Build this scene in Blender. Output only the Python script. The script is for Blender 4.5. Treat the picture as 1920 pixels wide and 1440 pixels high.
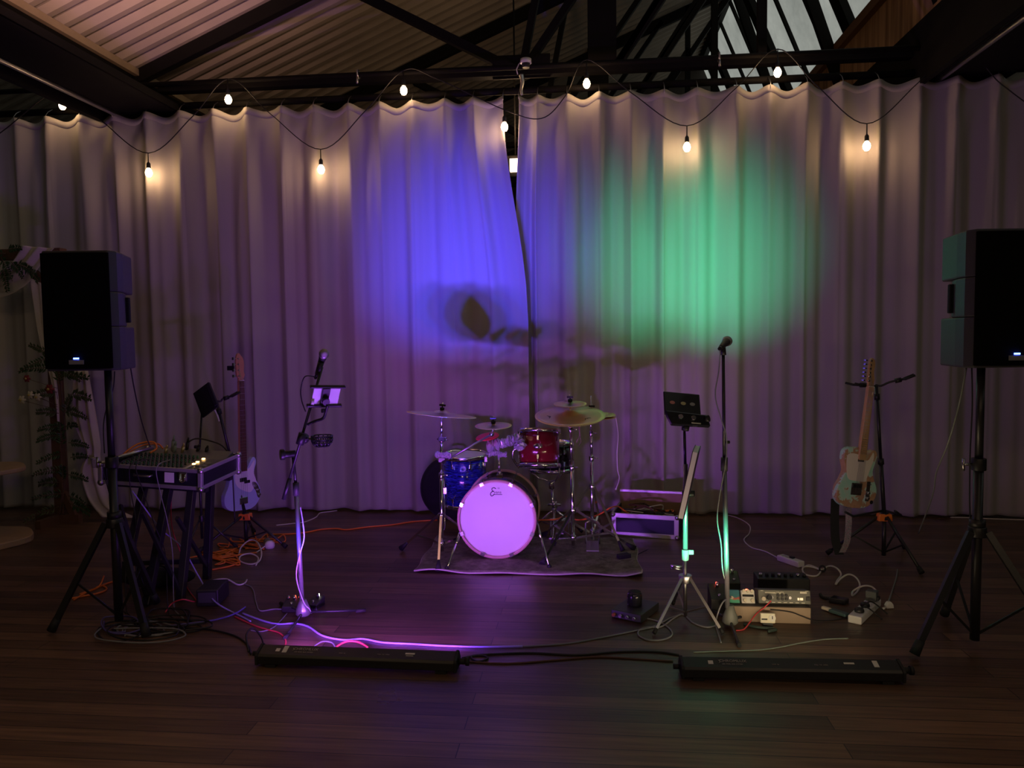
import bpy, bmesh, math, random
from mathutils import Vector, Matrix
random.seed(7)
V = Vector; PI = math.pi
sc = bpy.context.scene; COL = sc.collection
for _o in list(bpy.data.objects): bpy.data.objects.remove(_o)

# ------------------------------------------------------------------ camera
CAM_H = 1.55; FPX = 1442.0
cam_d = bpy.data.cameras.new('camera'); cam = bpy.data.objects.new('camera', cam_d); COL.objects.link(cam)
cam_d.sensor_width = 36; cam_d.lens = 36*FPX/1920; cam_d.clip_start = .05; cam_d.clip_end = 80
YAW = math.radians(5.7); PITCH = math.radians(-3.49); ROLL = math.radians(-.75)
cam.matrix_world = (Matrix.Translation((0, 0, CAM_H)) @ Matrix.Rotation(YAW, 4, 'Z') @ Matrix.Rotation(PI/2+PITCH, 4, 'X')
                    @ Matrix.Rotation(ROLL, 4, 'Z'))
sc.camera = cam
CW = cam.matrix_world.copy(); CL = CW.translation.copy(); CR = CW.to_3x3()
def ray(px, py): return CR @ V(((px-960)/FPX, -(py-720)/FPX, -1))
def fp(px, py, z=0.0):                       # point where a sight line meets the level z
    r = ray(px, py); return CL + r*((z-CL.z)/r.z)
def yp(px, py, y):                           # ... meets the upright plane at depth y (parallel to the curtain)
    r = ray(px, py); return CL + r*((y-CL.y)/r.y)
NV = V((-math.sin(YAW), math.cos(YAW), 0))   # level viewing direction
def dp(px, py, B, dd=0.0):                   # ... at the same distance as point B (+dd)
    r = ray(px, py); return CL + r*(((V(B)-CL).dot(NV)+dd)/r.dot(NV))

# ------------------------------------------------------------------ world, exposure
w = bpy.data.worlds.new('world'); sc.world = w; w.use_nodes = True
w.node_tree.nodes['Background'].inputs[0].default_value = (.75, .55, .38, 1)
w.node_tree.nodes['Background'].inputs[1].default_value = .012
sc.view_settings.view_transform = 'Standard'; sc.view_settings.look = 'None'
sc.view_settings.gamma = 1; sc.view_settings.use_curve_mapping = False
sc.view_settings.exposure = 0.0
WARM = (1.0, .62, .32)
BULB_E = 46.0            # emission strength of the festoon bulbs
VIOLET_W, BLUE_W, MAG_W, LOW_W = 85.0, 1650.0, 60.0, 110.0     # left floor bar, watts over the whole bar
GREEN_W, WHITE_W = 860.0, 18.0                   # right floor bar

def add_light(kind, name, loc, color, energy, target=None, **k):
    d = bpy.data.lights.new(name, kind); o = bpy.data.objects.new(name, d); COL.objects.link(o)
    o.location = loc; d.color = color; d.energy = energy
    if target is not None: o.rotation_euler = (V(target)-V(loc)).to_track_quat('-Z', 'Y').to_euler()
    for a, b in k.items(): setattr(d, a, b)
    return o
# unseen warm area lights added above and behind the camera as room light
add_light('AREA', 'room_fill_light', (-1.6, -3.2, 3.3), (1, .68, .42), 19, (-1.4, 1.0, 0), shape='DISK', size=.5)
add_light('AREA', 'room_fill_light', (2.6, -3.6, 3.3), (1, .68, .42), 14, (2.0, 1.0, 0), shape='DISK', size=.5)
add_light('SPOT', 'roof_uplight', (-2.5, 3.1, 3.05), (1, .55, .47), 560, (-3.2, 5.0, 4.6), spot_size=1.0, spot_blend=1, shadow_soft_size=.1)

for _x in (-1.9, 1.9): add_light('SPOT', 'floor_fill_spot', (_x, 1.7, 3.7), (1, .66, .36), 55, (_x, 1.6, 0), spot_size=math.radians(84), spot_blend=1, shadow_soft_size=.15)  # unseen spots added overhead to brighten the foreground floor

# ------------------------------------------------------------------ materials
MATS = {}
def mat(name, col=(.5, .5, .5), rough=.5, metal=0.0, emit=None, es=0.0, spec=.5, noise=0.0, nscale=8, alpha=1.0, bump=0.0, trans=0.0, coat=0.0, sheen=0.0):
    if name in MATS: return MATS[name]
    m = bpy.data.materials.new(name); m.use_nodes = True; MATS[name] = m
    nt = m.node_tree; b = nt.nodes['Principled BSDF']
    b.inputs['Base Color'].default_value = (*col, 1); b.inputs['Roughness'].default_value = rough
    b.inputs['Metallic'].default_value = metal; b.inputs['Specular IOR Level'].default_value = spec
    b.inputs['Alpha'].default_value = alpha; b.inputs['Transmission Weight'].default_value = trans
    b.inputs['Coat Weight'].default_value = coat; b.inputs['Sheen Weight'].default_value = sheen
    if emit: b.inputs['Emission Color'].default_value = (*emit, 1); b.inputs['Emission Strength'].default_value = es
    tc = nt.nodes.new('ShaderNodeTexCoord'); n = nt.nodes.new('ShaderNodeTexNoise')
    n.inputs['Scale'].default_value = nscale; n.inputs['Detail'].default_value = 5
    nt.links.new(tc.outputs['Object'], n.inputs['Vector'])
    if noise:
        r = nt.nodes.new('ShaderNodeMapRange'); r.inputs[3].default_value = 1-noise; r.inputs[4].default_value = 1+noise
        nt.links.new(n.outputs['Fac'], r.inputs[0])
        mx = nt.nodes.new('ShaderNodeVectorMath'); mx.operation = 'SCALE'; mx.inputs[0].default_value = col
        nt.links.new(r.outputs[0], mx.inputs['Scale']); nt.links.new(mx.outputs[0], b.inputs['Base Color'])
    r2 = nt.nodes.new('ShaderNodeMapRange'); r2.inputs[3].default_value = max(0, rough-.06); r2.inputs[4].default_value = min(1, rough+.06)
    nt.links.new(n.outputs['Fac'], r2.inputs[0]); nt.links.new(r2.outputs[0], b.inputs['Roughness'])
    if bump:
        bp = nt.nodes.new('ShaderNodeBump'); bp.inputs['Strength'].default_value = bump; bp.inputs['Distance'].default_value = .01
        nt.links.new(n.outputs['Fac'], bp.inputs['Height']); nt.links.new(bp.outputs[0], b.inputs['Normal'])
    return m
def nodes(m): return m.node_tree.nodes, m.node_tree.links
def ramp(nt, stops):
    r = nt.nodes.new('ShaderNodeValToRGB'); e = r.color_ramp.elements
    while len(e) < len(stops): e.new(.5)
    for q, (p, c) in zip(e, stops): q.position = p; q.color = (*c, 1)
    return r
def mapping(nt, scale, coord='Object'):
    tc = nt.nodes.new('ShaderNodeTexCoord'); mp = nt.nodes.new('ShaderNodeMapping'); mp.inputs['Scale'].default_value = scale
    nt.links.new(tc.outputs[coord], mp.inputs[0]); return mp

black_metal = mat('black_powder_coat', (.018, .018, .02), .38, .0, spec=.6)
black_plastic = mat('black_plastic', (.014, .014, .015), .45, noise=.1)
dark_plastic = mat('dark_grey_plastic', (.045, .045, .05), .5, noise=.1)
rubber = mat('black_rubber', (.012, .012, .013), .7)
chrome = mat('chrome', (.82, .82, .84), .14, 1.0)
steel = mat('brushed_steel', (.55, .55, .56), .32, 1.0)
alu = mat('aluminium_trim', (.62, .61, .6), .35, .75)
white_plastic = mat('white_plastic', (.75, .73, .7), .4)
grey_plastic = mat('grey_plastic', (.28, .28, .27), .5)
warm_black = mat('cable_black', (.015, .014, .014), .5)
orange_rubber = mat('orange_rubber', (.85, .22, .03), .45)
white_cable = mat('white_cable', (.7, .67, .62), .45)
brass = mat('cymbal_bronze', (.86, .66, .36), .38, 1.0, nscale=2)
_N, _L = nodes(brass) if 'nodes' in globals() else (brass.node_tree.nodes, brass.node_tree.links)
_N['Principled BSDF'].inputs['Anisotropic'].default_value = .85
_t = _N.new('ShaderNodeTangent'); _t.direction_type = 'RADIAL'; _t.axis = 'Z'; _L.new(_t.outputs[0], _N['Principled BSDF'].inputs['Tangent'])
brown_wood = mat('brown_wood', (.22, .11, .05), .5, noise=.3, nscale=12)
paper = mat('paper', (.8, .78, .74), .6)
darkpaint = mat('dark_painted_steel', (.008, .007, .006), .7, spec=.15, noise=.3, nscale=6)
lens_dark = mat('smoked_lens', (.02, .02, .025), .12)

# ------------------------------------------------------------------ mesh builder
def frame(o, x=(1, 0, 0), z=(0, 0, 1)):      # matrix with origin o, local x and z axes
    z = V(z).normalized(); x = V(x); x = (x - z*x.dot(z)).normalized(); y = z.cross(x)
    M = Matrix((x, y, z)).transposed().to_4x4(); M.translation = V(o); return M
def Rz(a): return Matrix.Rotation(a, 4, 'Z')
def axf(p0, p1):
    z = (V(p1)-V(p0)).normalized(); x = V((1, 0, 0)) if abs(z.x) < .9 else V((0, 1, 0))
    return frame(p0, x, z)
def catmull(pts, n=8, closed=False):
    P = [V(p) for p in pts]; out = []; N = len(P)
    rng = range(N) if closed else range(N-1)
    for i in rng:
        if closed: a, b, c, d = P[(i-1) % N], P[i], P[(i+1) % N], P[(i+2) % N]
        else: a, b, c, d = P[max(0, i-1)], P[i], P[i+1], P[min(N-1, i+2)]
        for k in range(n):
            t = k/n
            out.append(.5*((2*b) + (c-a)*t + (2*a-5*b+4*c-d)*t*t + (3*b-a-3*c+d)*t**3))
    if not closed: out.append(P[-1])
    return out
class MB:
    def __init__(s, M=None): s.v = []; s.f = []; s.mi = []; s.sm = []; s.M = M or Matrix(); s.m = 0
    def add(s, vs, fs, smooth=False, M=None):
        k = len(s.v); T = s.M @ M if M is not None else s.M
        s.v += [T @ V(p) for p in vs]
        for f in fs: s.f.append([i+k for i in f]); s.mi.append(s.m); s.sm.append(smooth)
        return s
    def box(s, c, size, M=None):
        x, y, z = [q/2 for q in size]; c = V(c)
        vs = [c+V((i*x, j*y, k*z)) for i in (-1, 1) for j in (-1, 1) for k in (-1, 1)]
        return s.add(vs, [(0, 1, 3, 2), (4, 6, 7, 5), (0, 4, 5, 1), (2, 3, 7, 6), (0, 2, 6, 4), (1, 5, 7, 3)], False, M)
    def lathe(s, prof, n=24, M=None, smooth=True, caps=True):
        vs = []; fs = []
        for r, z in prof:
            for i in range(n):
                a = 2*PI*i/n; vs.append((r*math.cos(a), r*math.sin(a), z))
        for j in range(len(prof)-1):
            for i in range(n):
                a = j*n+i; b = j*n+(i+1) % n; fs.append((a, b, b+n, a+n))
        s.add(vs, fs, smooth, M)
        if caps:
            k = len(s.v)-len(vs)
            for j, fl in ((0, True), (len(prof)-1, False)):
                if prof[j][0] > 1e-5:
                    f = [k+j*n+i for i in range(n)]
                    s.f.append(f[::-1] if fl else f); s.mi.append(s.m); s.sm.append(False)
        return s
    def cyl(s, p0, p1, r0, r1=None, n=14):
        r1 = r0 if r1 is None else r1; L = (V(p1)-V(p0)).length
        return s.lathe([(r0, 0), (r1, L)], n, axf(p0, p1))
    def tube(s, pts, r, n=8, closed=False, flat=1.0):
        P = [V(p) for p in pts]; N = len(P); vs = []; fs = []; up = None
        for i, p in enumerate(P):
            if closed: t = P[(i+1) % N]-P[(i-1) % N]
            else: t = P[min(N-1, i+1)]-P[max(0, i-1)]
            if t.length < 1e-9: t = V((0, 0, 1))
            t.normalize()
            if up is None: up = V((0, 0, 1)) if abs(t.z) < .9 else V((1, 0, 0))
            up = (up - t*up.dot(t))
            if up.length < 1e-6: up = t.orthogonal()
            up.normalize(); sd = t.cross(up); rr = r[i] if isinstance(r, (list, tuple)) else r
            for k in range(n):
                a = 2*PI*k/n; vs.append(p + sd*math.cos(a)*rr + up*math.sin(a)*rr*flat)
        for i in range(N if closed else N-1):
            for k in range(n):
                a = i*n+k; b = i*n+(k+1) % n; c = ((i+1) % N)*n+(k+1) % n; d = ((i+1) % N)*n+k; fs.append((a, b, c, d))
        if not closed: fs += [tuple(range(n))[::-1], tuple((N-1)*n+k for k in range(n))]
        return s.add(vs, fs, True)
    def prism(s, out, h0, h1, M=None, smooth=False):      # outline in local xy, extruded along local z
        n = len(out); vs = [(p[0], p[1], h0) for p in out] + [(p[0], p[1], h1) for p in out]
        fs = [(i, (i+1) % n, n+(i+1) % n, n+i) for i in range(n)]
        s.add(vs, fs, smooth, M); k = len(s.v)-2*n
        s.f.append([k+i for i in range(n)][::-1]); s.f.append([k+n+i for i in range(n)]); s.mi += [s.m]*2; s.sm += [False]*2
        return s
    def ball(s, c, r, n=14, m=9, M=None):
        r = (r, r, r) if isinstance(r, (int, float)) else r
        prof = [(math.sin(PI*j/m), -math.cos(PI*j/m)) for j in range(m+1)]
        T = Matrix.Translation(c) @ Matrix.Diagonal((*r, 1))
        return s.lathe([(max(a, 1e-4), b) for a, b in prof], n, (M @ T) if M is not None else T, caps=False)
    def text(s, body, size, M, depth=.0006, bold=False):
        cu = bpy.data.curves.new('t', 'FONT'); cu.body = body; cu.size = size; cu.extrude = depth
        cu.align_x = 'CENTER'; cu.align_y = 'CENTER'; cu.resolution_u = 2
        if bold: cu.offset = size*.02
        o = bpy.data.objects.new('t', cu); COL.objects.link(o); dg = bpy.context.evaluated_depsgraph_get()
        me = bpy.data.meshes.new_from_object(o.evaluated_get(dg))
        s.add([v.co.copy() for v in me.vertices], [tuple(p.vertices) for p in me.polygons], False, M)
        bpy.data.objects.remove(o); bpy.data.curves.remove(cu); bpy.data.meshes.remove(me); return s
    def build(s, name, mats, parent=None, bevel=0, seg=2, weld=False):
        me = bpy.data.meshes.new(name); o = bpy.data.objects.new(name, me)
        if parent is None:
            xs = [p.x for p in s.v]; ys = [p.y for p in s.v]
            off = V(((min(xs)+max(xs))/2, (min(ys)+max(ys))/2, min(p.z for p in s.v))); o.location = off
        else:
            off = V((0, 0, 0)); q = parent
            while q: off += q.location; q = q.parent
            o.parent = parent
        me.from_pydata([p-off for p in s.v], [], s.f)
        for i, p in enumerate(me.polygons): p.use_smooth = s.sm[i]; p.material_index = s.mi[i]
        for m in (mats if isinstance(mats, (list, tuple)) else [mats]): me.materials.append(m)
        bm = bmesh.new(); bm.from_mesh(me)
        if weld: bmesh.ops.remove_doubles(bm, verts=bm.verts, dist=1e-5)
        bmesh.ops.recalc_face_normals(bm, faces=bm.faces); bm.to_mesh(me); bm.free(); me.update()
        COL.objects.link(o)
        if bevel:
            b = o.modifiers.new('bevel', 'BEVEL'); b.width = bevel; b.segments = seg; b.limit_method = 'ANGLE'; b.angle_limit = .7
        return o
def tag(o, label=None, cat=None, group=None, kind=None):
    if label: o['label'] = label
    if cat: o['category'] = cat
    if group: o['group'] = group
    if kind: o['kind'] = kind
    return o
def thing(name, loc, label, cat, group=None):
    o = bpy.data.objects.new(name, None); COL.objects.link(o); o.location = loc; o.empty_display_size = .05
    return tag(o, label, cat, group)
def struct(o): o['kind'] = 'structure'; return o
def copy_thing(o, delta, label=None, parent=None):
    c = o.copy(); COL.objects.link(c)
    if parent is None: c.location = o.location + V(delta)
    else: c.parent = parent
    if label: c['label'] = label
    for ch in list(o.children): copy_thing(ch, delta, None, c)
    return c

# ================================================================== THE SETTING
YC = fp(960, 962).y                       # plane of the curtain
def floor_mat():
    m = mat('dark_floorboards', (.06, .03, .018), .34); N, L = nodes(m); b = N['Principled BSDF']
    tc = N.new('ShaderNodeTexCoord')
    br = N.new('ShaderNodeTexBrick'); br.offset = .37; br.inputs['Scale'].default_value = 1
    br.inputs['Brick Width'].default_value = 2.3; br.inputs['Row Height'].default_value = .105
    br.inputs['Mortar Size'].default_value = .0022; br.inputs['Bias'].default_value = 0
    br.inputs['Color1'].default_value = (.17, .098, .058, 1); br.inputs['Color2'].default_value = (.072, .040, .024, 1)
    br.inputs['Mortar'].default_value = (.010, .006, .004, 1); L.new(tc.outputs['Object'], br.inputs['Vector'])
    mp = N.new('ShaderNodeMapping'); mp.inputs['Scale'].default_value = (1.1, 22, 1); L.new(tc.outputs['Object'], mp.inputs[0])
    n = N.new('ShaderNodeTexNoise'); n.inputs['Scale'].default_value = 2.2; n.inputs['Detail'].default_value = 7; L.new(mp.outputs[0], n.inputs['Vector'])
    n2 = N.new('ShaderNodeTexNoise'); n2.inputs['Scale'].default_value = 1.6; n2.inputs['Detail'].default_value = 6; L.new(tc.outputs['Object'], n2.inputs['Vector'])
    mx = N.new('ShaderNodeMixRGB'); mx.blend_type = 'MULTIPLY'; mx.inputs[0].default_value = .8
    r = ramp(m.node_tree, [(.3, (.5, .5, .5)), (.7, (1.35, 1.3, 1.2))]); L.new(n.outputs['Fac'], r.inputs[0])
    L.new(br.outputs['Color'], mx.inputs[1]); L.new(r.outputs[0], mx.inputs[2]); L.new(mx.outputs[0], b.inputs['Base Color'])
    rr = N.new('ShaderNodeMapRange'); rr.inputs[1].default_value = .3; rr.inputs[2].default_value = .7; rr.inputs[3].default_value = .26; rr.inputs[4].default_value = .5
    L.new(n2.outputs['Fac'], rr.inputs[0]); L.new(rr.outputs[0], b.inputs['Roughness'])
    bp = N.new('ShaderNodeBump'); bp.inputs['Strength'].default_value = .55; bp.inputs['Distance'].default_value = .004
    ad = N.new('ShaderNodeMath'); ad.operation = 'MULTIPLY_ADD'; ad.inputs[1].default_value = -1.0
    sc_ = N.new('ShaderNodeMath'); sc_.operation = 'MULTIPLY'; sc_.inputs[1].default_value = .5; L.new(n.outputs['Fac'], sc_.inputs[0])
    L.new(br.outputs['Fac'], ad.inputs[0]); L.new(sc_.outputs[0], ad.inputs[2]); L.new(ad.outputs[0], bp.inputs['Height']); L.new(bp.outputs[0], b.inputs['Normal'])
    return m
f = MB(); f.add([(-12, -6, 0), (11, -6, 0), (11, 15, 0), (-12, 15, 0)], [(0, 1, 2, 3)])
fl = f.build('floor', floor_mat(), None); struct(fl)
wm = mat('dark_shed_wall', (.05, .04, .032), .8, noise=.3, nscale=2)
for nm, c, s_ in (('wall_back', (-.5, 15.05, 3.5), (23, .1, 7.2)), ('wall_front', (-.5, -6.05, 3.5), (23, .1, 7.2)),
                  ('wall_left', (-12.05, 4.5, 3.5), (.1, 21.2, 7.2)), ('wall_right', (11.05, 4.5, 3.5), (.1, 21.2, 7.2))):
    struct(MB().box(c, s_).build(nm, wm))

# ---- saw-tooth roof: three bays of corrugated sheet, each with a glazed steep side
BAY = 7.08; X0 = -4.16; ZE = 3.98; ZR = 6.62; XR = 6.29
roof_m = mat('corrugated_roof_sheet', (.36, .30, .24), .55, noise=.25, nscale=3)
clad_m = mat('roof_timber_cladding', (.30, .16, .075), .6); N, L = nodes(clad_m)
mp = mapping(clad_m.node_tree, (1, 9, .6)); nn = N.new('ShaderNodeTexNoise'); nn.inputs['Scale'].default_value = 1.3; L.new(mp.outputs[0], nn.inputs['Vector'])
rr = ramp(clad_m.node_tree, [(.35, (.30, .17, .09)), (.65, (.62, .40, .22))]); L.new(nn.outputs['Fac'], rr.inputs[0]); L.new(rr.outputs[0], N['Principled BSDF'].inputs['Base Color'])
pane_m = mat('frosted_roof_glass', (.33, .34, .31), .35, emit=(.80, .86, .76), es=.36); N, L = nodes(pane_m)  # the panes' own glow stands in for light coming through from behind
mp = mapping(pane_m.node_tree, (.9, .9, .9)); nn = N.new('ShaderNodeTexNoise'); nn.inputs['Scale'].default_value = 1.1; nn.inputs['Detail'].default_value = 8; nn.inputs['Roughness'].default_value = .7
L.new(mp.outputs[0], nn.inputs['Vector']); rr = ramp(pane_m.node_tree, [(.3, (.48, .52, .47)), (.7, (.95, 1.0, .9))]); L.new(nn.outputs['Fac'], rr.inputs[0])
L.new(rr.outputs[0], N['Principled BSDF'].inputs['Emission Color'])
cb = MB()
for k in (-1, 0, 1):
    xa = X0+BAY*k; y = -6.0; prof = []
    while y < 15.0:
        prof += [(y, 0), (y+.055, 0), (y+.09, .045), (y+.145, .045)]; y += .19
    vs = []; fs = []; n = len(prof); du = V((-(ZR-ZE), 0, XR)).normalized()
    for i, (yy, h) in enumerate(prof):
        for t in (0, 1): vs.append(V((xa+XR*t, yy, ZE+(ZR-ZE)*t))+du*h)
    for i in range(n-1): fs.append((2*i, 2*i+1, 2*i+3, 2*i+2))
    cb.add(vs, fs)
struct(cb.build('ceiling', roof_m))
wn = 1
for k in (-2, -1, 0, 1):
    xa = X0+BAY*k; P0 = V((xa+XR, 0, ZR)); P1 = V((xa+7.05, 0, 4.81)); d = P1-P0; nrm = V((d.z, 0, -d.x)).normalized()
    if nrm.x > 0: nrm = -nrm
    win = MB(); win.add([(P0.x, -6, P0.z), (P1.x, -6, P1.z), (P1.x, 15, P1.z), (P0.x, 15, P0.z)], [(0, 1, 2, 3)])
    wo = struct(win.build('window_%d' % wn, pane_m)); wn += 1
    bars = MB(); yy = -5.85; i = 0
    T = frame(P0, (0, 1, 0), d)
    while yy < 15:
        wd = .22 if i % 3 == 0 else .055
        bars.box((yy, 0, d.length/2), (wd, .08 if i % 3 else .16, d.length), T); yy += .817; i += 1
    bars.box((4.5, 0, 0), (21, .2, .2), T); bars.box((4.5, 0, d.length), (21, .12, .1), T)
    bars.build('glazing_bars', darkpaint, wo)
    struct(MB().box((xa+7.04, 4.5, 4.4), (.05, 21, .78)).build('trim_%d' % (wn), clad_m))
    struct(MB().box((xa+6.98, 4.5, 4.76), (.07, 21, .10)).build('trim_%d' % (wn+10), brown_wood))
tan_m = mat('tan_flashing', (.40, .30, .18), .5, noise=.2)
for k, lab in ((0, 'dark steel gutter girder with tan edge running along the left of the roof'), (1, 'dark steel gutter girder with shiny lower flange at the upper right')):
    xa = X0+BAY*k; g = thing('steel_girder', (xa+.2, 4.5, 3.6), lab, 'girder', None)
    MB().box((xa-.05, 4.5, 3.94), (.26, 21, .035)).box((xa+.20, 4.5, 3.63), (.60, 21, .03)).box((xa-.02, 4.5, 3.78), (.03, 21, .32)).box((xa+.50, 4.5, 3.645), (.02, 21, .06)).build('beam_body', darkpaint, g)
    MB().box((xa+.06, 4.5, 3.99), (.12, 21, .06)).build('edge_flashing', tan_m, g)
    MB().cyl((xa-.06, -6, 3.60), (xa-.06, 15, 3.60), .022).build('conduit', steel, g)
    MB().box((xa-.22, 4.5, 3.8), (.05, 21, .5)).build('gutter_side', darkpaint, g)
# ---- trusses
def bar(m, p, q, wd, dp_=.08):
    p = V(p); q = V(q); T = frame((p+q)/2, (0, 1, 0), q-p); m.box((0, 0, 0), (dp_, wd, (q-p).length), T); return m
def truss(y, label, group=None):
    t = thing('roof_truss', (X0, y, 3.75), label, 'truss', group)
    A = V((X0, y, 3.93)); R = V((X0+XR, y, ZR-.1))
    bar(MB(), A, R, .13).build('rafter', darkpaint, t)
    zb = yp(975, 128, YC).z; n0 = V((yp(975, 120, YC).x, y, zb))
    bar(MB(), (X0+.3, y, zb), (X0+BAY, y, zb), .05, .1).build('tie_beam', darkpaint, t)
    def on(x): return V((x, y, 3.9+(x-X0)*(ZR-ZE)/XR))
    for x1, wd in ((-2.95, .075), (-.2, .06), (1.1, .06)): bar(MB(), n0, on(x1) if x1 > -2 else yp(650, -32, YC)*1.0 + V((0, y-YC, 0)), wd).build('strut', darkpaint, t)
    q = yp(1130, 122, YC).x; bar(MB(), (q, y, zb), (q, y, 5.8), .24).build('king_post', darkpaint, t)
    q2 = yp(1435, 100, YC).x; bar(MB(), (q2, y, zb), (q2, y, 6.3), .07).build('post', darkpaint, t)
    bar(MB(), (q+.1, y, zb), R, .07).build('strut', darkpaint, t); bar(MB(), (q+.1, y, zb), (q2, y, 5.7), .05).build('strut', darkpaint, t)
    bar(MB(), R, (X0+BAY+.1, y, 3.95), .12).build('rafter', darkpaint, t)
    MB().box((n0.x, y, zb+.06), (.5, .02, .2)).build('gusset_plate', darkpaint, t)
    return t
truss(YC+.14, 'black steel roof truss directly above the curtain')
truss(YC+2.6, 'black steel roof truss second from the front, seen above the curtain')
truss(YC+5.0, 'black steel roof truss deepest in the roof behind the curtain')
colm = thing('steel_column', (3.2, YC+.25, 0), 'broad black steel column rising beside the girder at upper right', 'column')
MB().box((3.22, YC+.3, 2.6), (.26, .2, 5.2)).build('column_shaft', darkpaint, colm)
MB().box((3.22, YC+.3, 4.15), (.4, .26, .5)).build('bracket', darkpaint, colm)
# ---- pipes over the curtain
zt = yp(960, 165, YC).z
rail = thing('curtain_rail', (-.6, YC+.085, zt), 'dark steel rail that the curtains hook onto', 'curtain rail')
MB().cyl((-7.6, YC+.085, zt), (6.2, YC+.085, zt), .030).build('rail_tube', darkpaint, rail)
zp = yp(960, 128, YC).z
pipe = thing('scaffold_pipe', (-.6, YC-.02, zp), 'dark pipe above the curtain rail carrying the festoon cable', 'pipe')
MB().cyl((-7.6, YC-.02, zp), (6.2, YC-.02, zp), .022).build('pipe_tube', darkpaint, pipe)
for px, py in ((672, 150), (1348, 110)):
    c = yp(px, py, YC-.03); cl = thing('pipe_clamp', c, 'small metal clamp on the dark pipe, the %s of two' % ('left' if px < 900 else 'right'), 'clamp', 'pipe clamps')
    M = MB(); M.tube([(c.x, c.y-.035*math.cos(a*PI/6)+.0, zp+.035*math.sin(a*PI/6)) for a in range(12)], .008, 6, True); M.build('clamp_band', steel, cl)
    MB().cyl((c.x, c.y-.03, zp-.03), (c.x, c.y-.04, zp-.09), .009).build('clamp_bolt', steel, cl)
c = yp(986, 118, YC-.1)
sn = thing('ceiling_sensor', c, 'small white topped round device fixed on the pipe above the curtain gap', 'sensor')
MB().cyl((c.x, c.y, c.z-.005), (c.x, c.y, c.z+.032), .046, .046, 20).build('white_cap', white_plastic, sn)
MB().cyl((c.x, c.y, c.z-.04), (c.x, c.y, c.z-.005), .03, .036, 20).build('lower_body', black_plastic, sn)
MB().tube([(c.x-.03, c.y, c.z+.02), (c.x-.06, c.y, c.z-.01), (c.x-.08, c.y, c.z-.05), (c.x-.07, c.y, c.z-.09)], .005, 6).build('wire', white_cable, sn)
c = yp(977, 140, YC-.06)
cp = catmull([c, c+V((.01, 0, -.06)), c+V((.0, 0, -.12)), c+V((.005, 0, -.17))], 5)
tag(MB().tube(cp, [.022-.012*i/len(cp) for i in range(len(cp))], 7).build('safety_chain', steel), 'pale twisted chain hanging below the pipe at the curtain gap', 'chain')

# ---- curtains
cur_m = mat('grey_curtain_cloth', (.46, .43, .40), .85, sheen=.0); N, L = nodes(cur_m); bs = N['Principled BSDF']
bs.inputs['Specular IOR Level'].default_value = .2
mp = mapping(cur_m.node_tree, (700, 700, 700)); nn = N.new('ShaderNodeTexNoise'); nn.inputs['Scale'].default_value = 1; L.new(mp.outputs[0], nn.inputs['Vector'])
bp = N.new('ShaderNodeBump'); bp.inputs['Strength'].default_value = .15; bp.inputs['Distance'].default_value = .002; L.new(nn.outputs['Fac'], bp.inputs['Height']); L.new(bp.outputs[0], bs.inputs['Normal'])
ZTOP = yp(960, 182, YC).z
hkL = [30, 90, 152, 213, 277, 340, 403, 465, 530, 590, 655, 713, 774, 835, 888, 944]
hkR = [973, 1008, 1063, 1123, 1182, 1245, 1307, 1380, 1443, 1512, 1578, 1645, 1722, 1792, 1868]
HL = [yp(p, 200, YC).x for p in hkL]; HR = [yp(p, 170, YC).x for p in hkR]
while HL[0] > -7.4: HL.insert(0, HL[0]-.285)
while HR[-1] < 5.8: HR.append(HR[-1]+.29)
def smooth(t): t = max(0, min(1, t)); return t*t*(3-2*t)
def nz(i, k): r = random.Random(i*7919+k*104729); return r.random()*2-1
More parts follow.
